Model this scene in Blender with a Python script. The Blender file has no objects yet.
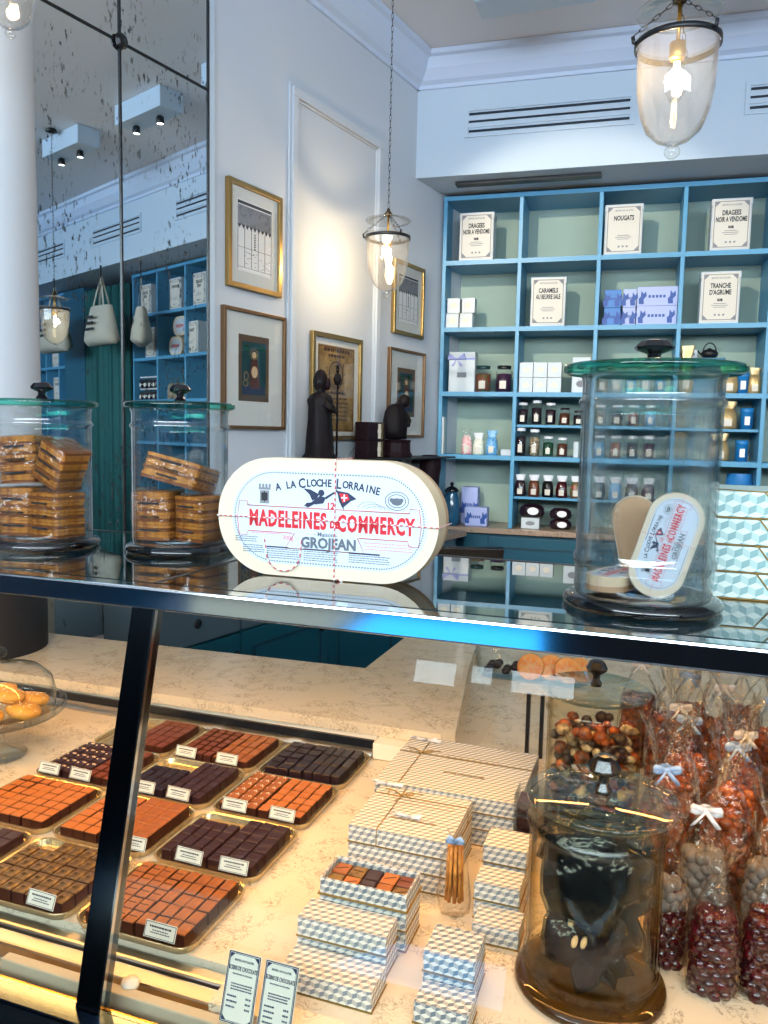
import bpy, math, random
from mathutils import Vector, Matrix
random.seed(7)
R = math.radians
SC = bpy.context.scene
COL = SC.collection
# ------------------------------------------------------------------ camera
cam_d = bpy.data.cameras.new('camera'); cam = bpy.data.objects.new('camera', cam_d); COL.objects.link(cam)
F_PX = 796.0
cam_d.sensor_fit = 'VERTICAL'; cam_d.sensor_height = 36.0; cam_d.lens = F_PX/1024*36.0
cam_d.clip_start = 0.02; cam_d.clip_end = 60
PITCH, ROLL, YAW = R(5.67), R(1.21), R(19.48)
def cam_basis():
    cp, sp = math.cos(PITCH), math.sin(PITCH)
    f = Vector((0, cp, -sp)); u = Vector((0, sp, cp)); w = Vector((1, 0, 0))
    rr = math.cos(ROLL)*w + math.sin(ROLL)*u; uu = -math.sin(ROLL)*w + math.cos(ROLL)*u
    M = Matrix.Rotation(YAW, 3, 'Z')
    return M@rr, M@uu, M@f
rr, uu, ff = cam_basis()
cam.matrix_world = Matrix(((rr.x, uu.x, -ff.x, 0), (rr.y, uu.y, -ff.y, 0), (rr.z, uu.z, -ff.z, 1.5), (0, 0, 0, 1)))
SC.camera = cam
# ------------------------------------------------------------------ colour management, world, lights
SC.view_settings.view_transform = 'Standard'; SC.view_settings.look = 'None'
SC.view_settings.exposure = 0.0; SC.view_settings.gamma = 1.0; SC.view_settings.use_curve_mapping = False
try:
    SC.cycles.use_denoising = True; SC.cycles.max_bounces = 10; SC.cycles.transparent_max_bounces = 40
    SC.cycles.glossy_bounces = 5; SC.cycles.diffuse_bounces = 3; SC.cycles.transmission_bounces = 8
    SC.cycles.caustics_reflective = False; SC.cycles.caustics_refractive = False; SC.cycles.sample_clamp_indirect = 4.0
except Exception: pass
W = bpy.data.worlds.new('street_daylight'); SC.world = W; W.use_nodes = True
wn = W.node_tree.nodes; wl = W.node_tree.links
bg = wn['Background']; tc = wn.new('ShaderNodeTexCoord'); sx = wn.new('ShaderNodeSeparateXYZ'); cr = wn.new('ShaderNodeValToRGB')
wl.new(tc.outputs['Generated'], sx.inputs[0]); wl.new(sx.outputs['Z'], cr.inputs[0]); wl.new(cr.outputs[0], bg.inputs[0])
cr.color_ramp.elements[0].position = 0.0; cr.color_ramp.elements[0].color = (0.02, 0.22, 0.55, 1)
cr.color_ramp.elements[1].position = 0.06; cr.color_ramp.elements[1].color = (0.75, 0.9, 1, 1)
bg.inputs[1].default_value = 7.0
def area(name, loc, direction, sx_, sy_, power, color, spread=None):
    d = bpy.data.lights.new(name, 'AREA'); d.shape = 'RECTANGLE'; d.size = sx_; d.size_y = sy_; d.energy = power; d.color = color
    if spread: d.spread = spread
    o = bpy.data.objects.new(name, d); COL.objects.link(o); o.location = loc
    o.rotation_euler = Vector(direction).to_track_quat('-Z', 'Y').to_euler(); return o
def spot(name, loc, target, power, color, size, blend=.4, rad=.03):
    d = bpy.data.lights.new(name, 'SPOT'); d.energy = power; d.color = color; d.spot_size = size; d.spot_blend = blend; d.shadow_soft_size = rad
    o = bpy.data.objects.new(name, d); COL.objects.link(o); o.location = loc
    o.rotation_euler = (Vector(target)-Vector(loc)).to_track_quat('-Z', 'Y').to_euler(); return o
area('added_daylight_fill', (0.8, -2.02, 2.75), (0, 1, .32), 7.0, 1.1, 280, (.84, .93, 1.0))  # broad cool fill added behind the camera, set in a made-up high opening
area('showcase_led_front', (-.3, .885, 1.262), (0, .35, -1), 3.0, .02, 6.5, (1, .47, .12))
area('showcase_led_back', (-.3, 1.245, 1.285), (0, -.12, -1), 3.0, .02, 15, (1, .47, .12))
spot('spotlight_on_bookcase', (-1.35, .7, 3.40), (-.42, 4.7, 1.98), 400, (1, .88, .68), R(31), .35, .04)
# ------------------------------------------------------------------ frames of the place (bookcase wall, mirror wall)
LP = Vector((-1.83, 1.935, 0)); aL = R(10.8); LD = Vector((math.sin(aL), math.cos(aL), 0)); LN = Vector((math.cos(aL), -math.sin(aL), 0))
CN = Vector((-1.378, 4.303, 0)); aB = R(3.5); BR = Vector((math.cos(aB), math.sin(aB), 0)); BIN = Vector((-math.sin(aB), math.cos(aB), 0))
def BT(u, n, z): return CN + BR*u + BIN*n + Vector((0, 0, z))          # u along the back wall, n depth behind the bulkhead face
def LT(s, n, z): return LP + LD*s + LN*n + Vector((0, 0, z))           # s along the mirror wall, n out from it
RB = aB; RL = R(90)-aL
def MT(loc, rz=0, rx=0, ry=0, s=1.0):
    return Matrix.Translation(Vector(loc)) @ Matrix.Rotation(rz, 4, 'Z') @ Matrix.Rotation(ry, 4, 'Y') @ Matrix.Rotation(rx, 4, 'X') @ Matrix.Scale(s, 4)
# ------------------------------------------------------------------ materials
def lin(h):
    h = h.lstrip('#'); c = [int(h[i:i+2], 16)/255 for i in (0, 2, 4)]
    return tuple((x/12.92 if x <= .04045 else ((x+.055)/1.055)**2.4) for x in c)+(1,)
MC = {}
def nm(name):
    m = bpy.data.materials.new(name); m.use_nodes = True; nt = m.node_tree
    for n in list(nt.nodes): nt.nodes.remove(n)
    out = nt.nodes.new('ShaderNodeOutputMaterial'); MC[name] = m
    return m, nt, out
def N(nt, t, **k):
    n = nt.nodes.new(t)
    for a, b in k.items(): setattr(n, a, b)
    return n
def pbr(name, col, rough=.5, metal=0, bump=0, bscale=40, var=0, vscale=6, coat=0, col2=None, spec=.5, trans=0, sub=0):
    m, nt, out = nm(name); b = N(nt, 'ShaderNodeBsdfPrincipled'); nt.links.new(b.outputs[0], out.inputs[0])
    c = lin(col) if isinstance(col, str) else tuple(col)+(1,) if len(col) == 3 else col
    b.inputs['Base Color'].default_value = c; b.inputs['Roughness'].default_value = rough; b.inputs['Metallic'].default_value = metal
    b.inputs['Coat Weight'].default_value = coat; b.inputs['Specular IOR Level'].default_value = spec
    b.inputs['Transmission Weight'].default_value = trans
    if sub: b.inputs['Subsurface Weight'].default_value = sub; b.inputs['Subsurface Radius'].default_value = (.01, .004, .002)
    if var or bump or col2:
        t = N(nt, 'ShaderNodeTexCoord'); ns = N(nt, 'ShaderNodeTexNoise'); ns.inputs['Scale'].default_value = vscale; ns.inputs['Detail'].default_value = 5
        nt.links.new(t.outputs['Object'], ns.inputs['Vector'])
        if var or col2:
            r = N(nt, 'ShaderNodeValToRGB'); nt.links.new(ns.outputs['Fac'], r.inputs[0]); nt.links.new(r.outputs[0], b.inputs['Base Color'])
            c2 = lin(col2) if col2 else tuple(x*(1-var) for x in c[:3])+(1,)
            r.color_ramp.elements[0].position = .35; r.color_ramp.elements[0].color = c2
            r.color_ramp.elements[1].position = .65; r.color_ramp.elements[1].color = c
        if bump:
            n2 = N(nt, 'ShaderNodeTexNoise'); n2.inputs['Scale'].default_value = bscale; n2.inputs['Detail'].default_value = 3
            nt.links.new(t.outputs['Object'], n2.inputs['Vector']); bp = N(nt, 'ShaderNodeBump'); bp.inputs['Strength'].default_value = bump; bp.inputs['Distance'].default_value = .004
            nt.links.new(n2.outputs['Fac'], bp.inputs['Height']); nt.links.new(bp.outputs[0], b.inputs['Normal'])
    return m
def glass(name, tint=(.96, .98, .97), edge=(.55, .62, .6), refl=.9, rough=.01, facing=.3, bump=0, bscale=20):
    """thin clear glass: what goes through is tinted more where the wall is seen edge-on"""
    m, nt, out = nm(name); L = nt.links.new
    tr = N(nt, 'ShaderNodeBsdfTransparent'); gl = N(nt, 'ShaderNodeBsdfGlossy'); mx = N(nt, 'ShaderNodeMixShader')
    gl.inputs['Roughness'].default_value = rough; gl.inputs['Color'].default_value = (1, 1, 1, 1)
    lw = N(nt, 'ShaderNodeLayerWeight'); lw.inputs['Blend'].default_value = facing
    r = N(nt, 'ShaderNodeValToRGB'); L(lw.outputs['Facing'], r.inputs[0]); r.color_ramp.elements[0].color = tint+(1,); r.color_ramp.elements[0].position = .35
    r.color_ramp.elements[1].color = edge+(1,); r.color_ramp.elements[1].position = .95; L(r.outputs[0], tr.inputs['Color'])
    lf = N(nt, 'ShaderNodeLayerWeight'); lf.inputs['Blend'].default_value = .5
    pw = N(nt, 'ShaderNodeMath', operation='POWER'); L(lf.outputs['Facing'], pw.inputs[0]); pw.inputs[1].default_value = 4.2
    fr = N(nt, 'ShaderNodeMath', operation='MULTIPLY_ADD'); L(pw.outputs[0], fr.inputs[0]); fr.inputs[1].default_value = .93; fr.inputs[2].default_value = .042
    mu = N(nt, 'ShaderNodeMath', operation='MULTIPLY', use_clamp=True); L(fr.outputs[0], mu.inputs[0]); mu.inputs[1].default_value = refl
    L(mu.outputs[0], mx.inputs[0]); L(tr.outputs[0], mx.inputs[1]); L(gl.outputs[0], mx.inputs[2]); L(mx.outputs[0], out.inputs[0])
    if bump:
        t = N(nt, 'ShaderNodeTexCoord'); n2 = N(nt, 'ShaderNodeTexNoise'); n2.inputs['Scale'].default_value = bscale; n2.inputs['Detail'].default_value = 2
        L(t.outputs['Object'], n2.inputs['Vector']); bp = N(nt, 'ShaderNodeBump'); bp.inputs['Strength'].default_value = bump; bp.inputs['Distance'].default_value = .01
        L(n2.outputs['Fac'], bp.inputs['Height']); L(bp.outputs[0], gl.inputs['Normal']); L(bp.outputs[0], lf.inputs['Normal'])
    return m
def emis(name, col, s):
    m, nt, out = nm(name); e = N(nt, 'ShaderNodeEmission'); e.inputs[0].default_value = tuple(col)+(1,); e.inputs[1].default_value = s
    nt.links.new(e.outputs[0], out.inputs[0]); return m
def marble(name, base, vein, rough=.18, scale=1.0):
    m, nt, out = nm(name); L = nt.links.new; b = N(nt, 'ShaderNodeBsdfPrincipled'); L(b.outputs[0], out.inputs[0]); b.inputs['Roughness'].default_value = rough
    t = N(nt, 'ShaderNodeTexCoord'); n1 = N(nt, 'ShaderNodeTexNoise'); n1.inputs['Scale'].default_value = 5*scale; n1.inputs['Detail'].default_value = 8; n1.inputs['Distortion'].default_value = 1.2
    n2 = N(nt, 'ShaderNodeTexNoise'); n2.inputs['Scale'].default_value = 15*scale; n2.inputs['Detail'].default_value = 9; n2.inputs['Roughness'].default_value = .65; n2.inputs['Distortion'].default_value = 2.2
    L(t.outputs['Object'], n1.inputs[0]); L(t.outputs['Object'], n2.inputs[0])
    s = N(nt, 'ShaderNodeMath', operation='SUBTRACT'); L(n2.outputs['Fac'], s.inputs[0]); s.inputs[1].default_value = .5
    ab = N(nt, 'ShaderNodeMath', operation='ABSOLUTE'); L(s.outputs[0], ab.inputs[0])
    rv = N(nt, 'ShaderNodeValToRGB'); L(ab.outputs[0], rv.inputs[0]); rv.color_ramp.elements[0].color = (1, 1, 1, 1); rv.color_ramp.elements[1].color = (0, 0, 0, 1); rv.color_ramp.elements[1].position = .024
    rm = N(nt, 'ShaderNodeValToRGB'); L(n1.outputs['Fac'], rm.inputs[0]); rm.color_ramp.elements[0].position = .46; rm.color_ramp.elements[1].position = .58
    mu = N(nt, 'ShaderNodeMath', operation='MULTIPLY'); L(rv.outputs[0], mu.inputs[0]); L(rm.outputs[0], mu.inputs[1])
    mx = N(nt, 'ShaderNodeMix', data_type='RGBA'); L(mu.outputs[0], mx.inputs['Factor']); mx.inputs[6].default_value = lin(base); mx.inputs[7].default_value = lin(vein)
    n3 = N(nt, 'ShaderNodeTexNoise'); n3.inputs['Scale'].default_value = 3; L(t.outputs['Object'], n3.inputs[0])
    mx2 = N(nt, 'ShaderNodeMix', data_type='RGBA', blend_type='MULTIPLY'); mx2.inputs['Factor'].default_value = .25; L(mx.outputs[2], mx2.inputs[6]); L(n3.outputs['Color'], mx2.inputs[7])
    L(mx.outputs[2], b.inputs['Base Color']); return m
def cubes(name, c1, c2, c3, cell=.0085, rough=.5):
    """tumbling-block paper on the UVs (metres)"""
    m, nt, out = nm(name); L = nt.links.new; b = N(nt, 'ShaderNodeBsdfPrincipled'); L(b.outputs[0], out.inputs[0]); b.inputs['Roughness'].default_value = rough
    uv = N(nt, 'ShaderNodeUVMap')
    def vm(op, a, bb=None):
        n = N(nt, 'ShaderNodeVectorMath', operation=op)
        if hasattr(a, 'links'): L(a, n.inputs[0])
        else: n.inputs[0].default_value = a
        if bb is not None:
            if hasattr(bb, 'links'): L(bb, n.inputs[1])
            else: n.inputs[1].default_value = bb
        return n
    p = vm('MULTIPLY', uv.outputs[0], (1/cell, 1/cell*1.15, 0)).outputs[0]; p = vm('ADD', p, (300, 300*1.7320508, 0)).outputs[0]
    r = (1, 1.7320508, 1); h = (.5, .8660254, 0)
    a = vm('SUBTRACT', vm('MODULO', p, r).outputs[0], h).outputs[0]
    c = vm('SUBTRACT', vm('MODULO', vm('SUBTRACT', p, h).outputs[0], r).outputs[0], h).outputs[0]
    da = vm('DOT_PRODUCT', a, a).outputs['Value']; dc = vm('DOT_PRODUCT', c, c).outputs['Value']
    gt = N(nt, 'ShaderNodeMath', operation='GREATER_THAN'); L(da, gt.inputs[0]); L(dc, gt.inputs[1])
    mv = N(nt, 'ShaderNodeMix', data_type='VECTOR'); L(gt.outputs[0], mv.inputs[0]); L(a, mv.inputs[4]); L(c, mv.inputs[5])
    s = N(nt, 'ShaderNodeSeparateXYZ'); L(mv.outputs[1], s.inputs[0])
    at = N(nt, 'ShaderNodeMath', operation='ARCTAN2'); L(s.outputs['X'], at.inputs[0]); L(s.outputs['Y'], at.inputs[1])
    m1 = N(nt, 'ShaderNodeMath', operation='MULTIPLY_ADD'); L(at.outputs[0], m1.inputs[0]); m1.inputs[1].default_value = 1/(2*math.pi); m1.inputs[2].default_value = 1+1/6
    fr = N(nt, 'ShaderNodeMath', operation='FRACT'); L(m1.outputs[0], fr.inputs[0])
    cr = N(nt, 'ShaderNodeValToRGB'); cr.color_ramp.interpolation = 'CONSTANT'; L(fr.outputs[0], cr.inputs[0])
    e = cr.color_ramp.elements; e[0].color = lin(c1); e[1].position = 1/3; e[1].color = lin(c2); e3 = e.new(2/3); e3.color = lin(c3)
    L(cr.outputs[0], b.inputs['Base Color']); return m
def mirror_mat():
    m, nt, out = nm('aged_mirror'); L = nt.links.new
    gl = N(nt, 'ShaderNodeBsdfGlossy'); gl.inputs['Color'].default_value = (.80, .90, .94, 1); gl.inputs['Roughness'].default_value = .008
    df = N(nt, 'ShaderNodeBsdfDiffuse'); df.inputs[0].default_value = (.05, .06, .07, 1)
    t = N(nt, 'ShaderNodeTexCoord'); mp = N(nt, 'ShaderNodeMapping'); mp.inputs['Scale'].default_value = (1, 1, .45); L(t.outputs['Object'], mp.inputs[0])
    n1 = N(nt, 'ShaderNodeTexNoise'); n1.inputs['Scale'].default_value = 75; n1.inputs['Detail'].default_value = 4; n1.inputs['Roughness'].default_value = .6; L(mp.outputs[0], n1.inputs[0])
    n2 = N(nt, 'ShaderNodeTexNoise'); n2.inputs['Scale'].default_value = 4.2; n2.inputs['Detail'].default_value = 2; L(t.outputs['Object'], n2.inputs[0])
    r1 = N(nt, 'ShaderNodeValToRGB'); r1.color_ramp.elements[0].position = .57; r1.color_ramp.elements[1].position = .64; L(n1.outputs['Fac'], r1.inputs[0])
    r2 = N(nt, 'ShaderNodeValToRGB'); r2.color_ramp.elements[0].position = .47; r2.color_ramp.elements[1].position = .58; L(n2.outputs['Fac'], r2.inputs[0])
    mu = N(nt, 'ShaderNodeMath', operation='MULTIPLY'); L(r1.outputs[0], mu.inputs[0]); L(r2.outputs[0], mu.inputs[1])
    m2 = N(nt, 'ShaderNodeMath', operation='MULTIPLY'); L(mu.outputs[0], m2.inputs[0]); m2.inputs[1].default_value = .85
    n3 = N(nt, 'ShaderNodeMath', operation='ADD'); L(m2.outputs[0], n3.inputs[0]); n3.inputs[1].default_value = .03
    mx = N(nt, 'ShaderNodeMixShader'); L(n3.outputs[0], mx.inputs[0]); L(gl.outputs[0], mx.inputs[1]); L(df.outputs[0], mx.inputs[2]); L(mx.outputs[0], out.inputs[0]); return m
pbr('plaster', '#c6ced7', .75, bump=.08, bscale=60); pbr('plaster_bulkhead', '#bfd0de', .7); pbr('ceiling_paint', '#dcdde0', .8); pbr('crown_paint', '#c6d6ec', .6)
pbr('floor_tile', '#4a4d50', .35, var=.3, vscale=3); pbr('paving', '#57503f', .8); pbr('dark_wall', '#0b1a2a', .6); pbr('plinth_dark', '#06080e', .6)
pbr('teal_frame', '#4f97c0', .38); pbr('teal_inner', '#0f6f92', .5, var=.15, vscale=3); pbr('shelf_back', '#9cb3a8', .7, var=.08, vscale=2)
pbr('cabinet_teal', '#0d5063', .4); pbr('cabinet_edge', '#0a3b4b', .5); pbr('slate_blue', '#4d6474', .45); pbr('teal_panel', '#0c5570', .5)
marble('marble', '#dfcfb2', '#5d4a36', scale=2.7); marble('marble_dim', '#a39a8c', '#3d352c', .25); marble('marble_brown', '#a78f7c', '#5a4536', .3)
pbr('chrome', (.62, .66, .70), .09, 1); pbr('dark_chrome', (.09, .12, .15), .12, 1); pbr('steel', (.62, .6, .56), .28, 1); pbr('black_metal', '#12161c', .4); pbr('bronze', '#3b3329', .4, .7)
pbr('gilt', '#a98a55', .32, .85); pbr('gilt_brown', '#7d5f43', .38, .6); pbr('brass', '#c89a48', .25, 1)
pbr('tray_metal', '#cbb78c', .25, .75); pbr('mat_board', '#d9dcd8', .8); pbr('ink', '#23262c', .7); pbr('ink_grey', '#83868d', .8); pbr('parchment', '#a88a55', .8, var=.2, vscale=18, col2='#7d6236')
pbr('paper_white', '#eef0f2', .6); pbr('paper_cream', '#efe5d0', .65); pbr('paper_card', '#ded8c4', .6); pbr('label_blue_white', '#c9d6e3', .45); pbr('tin_white', '#c3ccd2', .35); pbr('tin_label', '#d6d1c6', .5)
pbr('wood_box', '#ddc6a4', .55, var=.08, vscale=25); pbr('wood_box_edge', '#c29c78', .6, var=.12, vscale=14); pbr('box_face', '#d9ccb5', .55)
pbr('red_ink', '#cf1f2c', .6); pbr('pink_ink', '#d78a9a', .6); pbr('navy_ink', '#25304d', .6); pbr('grey_ink', '#5d6672', .6); pbr('string_red', '#d8646a', .7); pbr('string_white', '#efe9e4', .7)
pbr('gold_cord', '#9a7a3a', .4, .5); pbr('lavender', '#9aa0d8', .5); pbr('lavender_box', '#a9b6e6', .5); pbr('blue_box', '#2f74c0', .45); pbr('blue_ink', '#1d4a9c', .5)
pbr('milk_chocolate', '#a35f28', .36, var=.2, vscale=60, col2='#8a4c1d'); pbr('caramel_chocolate', '#b5682a', .4, var=.15, vscale=50); pbr('praline_chocolate', '#9a7434', .35, var=.45, vscale=70, col2='#4f3515'); pbr('brown_chocolate', '#6f3517', .35)
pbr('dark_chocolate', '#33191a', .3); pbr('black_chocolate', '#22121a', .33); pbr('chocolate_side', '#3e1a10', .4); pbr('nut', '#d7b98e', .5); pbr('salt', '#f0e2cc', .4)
pbr('black_knob', '#0c0e14', .22, coat=.5); pbr('statue_wood', '#120a0e', .6, spec=.25); pbr('statue_wood_red', '#1e0a12', .6, spec=.25)
pbr('waffle', '#cf8c38', .5, bump=.8, bscale=150, var=.35, vscale=70, col2='#94561c'); pbr('waffle_dark', '#7f4822', .5, bump=.6, bscale=150); pbr('red_jelly', '#48030c', .2, coat=.3, var=.5, vscale=50, col2='#240307'); pbr('brown_nuts', '#8f4412', .35, var=.6, vscale=60, col2='#2c0f07'); pbr('almond_grey', '#6f665f', .55, var=.3, vscale=60)
pbr('amber', '#a9520f', .25, coat=.3, var=.5, vscale=50, col2='#5c2408'); pbr('orange_slice', '#f08224', .3, coat=.3, var=.35, vscale=60, col2='#f7b060'); pbr('dark_fruit', '#241416', .35); pbr('ribbon_white', '#d9dde6', .5); pbr('ribbon_blue', '#8fb0dc', .5)
pbr('bark_blue', '#04080f', .3, spec=.3, var=.5, vscale=20, col2='#020306'); pbr('bark_red', '#220812', .5, spec=.25); pbr('bark_teal', '#071c24', .45, spec=.25)
pbr('tote_canvas', '#b9b3a4', .85, bump=.3, bscale=120); pbr('curtain_teal', '#1a5c5c', .8); pbr('cookie', '#d29a3e', .55, var=.35, vscale=60)
pbr('candy_pink', '#d97a84', .4, var=.5, vscale=80, col2='#e8e0e0'); pbr('candy_green', '#c6d0b8', .4, var=.5, vscale=80, col2='#f0f0ea'); pbr('candy_blue', '#2a86c8', .35, var=.5, vscale=80, col2='#8cc4ea'); pbr('jam_dark', '#22101a', .2, coat=.5); pbr('candy_green_dark', '#1d5a3c', .25, var=.6, vscale=90, col2='#16201c'); pbr('candy_brown', '#70391c', .3, var=.5, vscale=90, col2='#2e1810'); pbr('candy_cream', '#c0b090', .4, var=.7, vscale=90, col2='#4a3a30'); pbr('candy_mixed', '#1e6a3a', .3, var=.9, vscale=70, col2='#a02030')
pbr('pouch_gold', '#c2a877', .3, .5, bump=.6, bscale=40); pbr('tin_blue', '#1f78bc', .3); pbr('apothecary_blue', '#1d5878', .15, coat=.5); pbr('grape', '#1c1430', .25, coat=.4); pbr('bag_blue', '#2a7cc4', .3); pbr('violet_bag', '#3a1a3a', .3); pbr('cast_iron', '#10141a', .5); pbr('pot_green', '#123a3c', .4)
pbr('screen', '#07090d', .15); pbr('plastic_white', '#cfd2d2', .4); pbr('socket_brass', '#b98a3c', .3, .9); pbr('wrap_brown', '#8a4a22', .25, coat=.5, var=.3, vscale=30)
pbr('bar_cream', '#b3a68a', .4); emis('bulb_glow', (1, .74, .42), 26); emis('spot_lens', (1, .93, .8), 6)
glass('clear_glass', (.97, .985, .98), (.42, .50, .52), refl=.85); glass('jar_glass', (.965, .975, .975), (.30, .38, .42), refl=1.15, bump=.15, bscale=14); glass('green_glass', (.40, .88, .78), (.01, .34, .28), refl=.8, facing=.5); glass('rippled_jar_glass', (.965, .975, .975), (.30, .38, .42), refl=1.1, bump=.2, bscale=14); glass('pale_green_glass', (.94, .97, .92), (.30, .55, .26), refl=.8, facing=.12)
glass('yellow_jar_glass', (.97, .955, .89), (.50, .40, .12), refl=.42, bump=.10, bscale=14); glass('pane_glass', (.95, .97, .965), (.75, .86, .85), refl=.72, facing=.2); glass('top_glass', (.50, .58, .58), (.40, .5, .5), refl=1.15, facing=.2); glass('lantern_glass', (.97, .965, .95), (.5, .5, .5), refl=.9, bump=.12, bscale=18)
glass('cellophane', (.985, .975, .955), (.86, .82, .75), refl=.62, rough=.09, bump=1.0, bscale=45); glass('dark_film', (.62, .70, .78), (.22, .28, .36), refl=.5, rough=.08, bump=.8, bscale=35); glass('picture_glass', (.98, .98, .98), (.9, .92, .92), refl=.6)
glass('jar_base_glass', (.35, .35, .37), (.06, .06, .07), refl=1.2, facing=.5); glass('jar_base_amber', (.62, .52, .30), (.25, .16, .05), refl=1.2, facing=.5)
cubes('cube_paper', '#e6dfcf', '#7d868e', '#b5b2a8', .0125); cubes('cube_paper_grey', '#e0dccf', '#67747f', '#a9aaa4', .0125); cubes('cube_paper_teal', '#d3e3de', '#86abac', '#aecac6', .018)
mirror_mat()
def mat(x): return MC[x]
def rippled(name):
    m = MC[name]; nt = m.node_tree; out = [n for n in nt.nodes if n.type == 'OUTPUT_MATERIAL'][0]; src = out.inputs[0].links[0].from_socket; L = nt.links.new
    g = N(nt, 'ShaderNodeBsdfRefraction'); g.inputs['IOR'].default_value = 1.12; g.inputs['Roughness'].default_value = .0; g.inputs['Color'].default_value = (.95, .98, .99, 1)
    t = N(nt, 'ShaderNodeTexCoord'); mp = N(nt, 'ShaderNodeMapping'); mp.inputs['Scale'].default_value = (1, 1, .18); L(t.outputs['Object'], mp.inputs[0])
    n2 = N(nt, 'ShaderNodeTexNoise'); n2.inputs['Scale'].default_value = 45; n2.inputs['Detail'].default_value = 1.5; L(mp.outputs[0], n2.inputs[0])
    bp = N(nt, 'ShaderNodeBump'); bp.inputs['Strength'].default_value = .9; bp.inputs['Distance'].default_value = .006; L(n2.outputs['Fac'], bp.inputs['Height']); L(bp.outputs[0], g.inputs['Normal'])
    mx = N(nt, 'ShaderNodeMixShader'); mx.inputs[0].default_value = .15; L(src, mx.inputs[1]); L(g.outputs[0], mx.inputs[2]); L(mx.outputs[0], out.inputs[0])
def dusty(name, f):
    m = MC[name]; nt = m.node_tree; out = [n for n in nt.nodes if n.type == 'OUTPUT_MATERIAL'][0]; src = out.inputs[0].links[0].from_socket
    d = N(nt, 'ShaderNodeBsdfTranslucent'); d.inputs[0].default_value = (.9, .88, .86, 1); mx = N(nt, 'ShaderNodeMixShader'); mx.inputs[0].default_value = f
    nt.links.new(src, mx.inputs[1]); nt.links.new(d.outputs[0], mx.inputs[2]); nt.links.new(mx.outputs[0], out.inputs[0])
rippled('rippled_jar_glass'); dusty('lantern_glass', .014); dusty('cellophane', .012)
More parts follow.
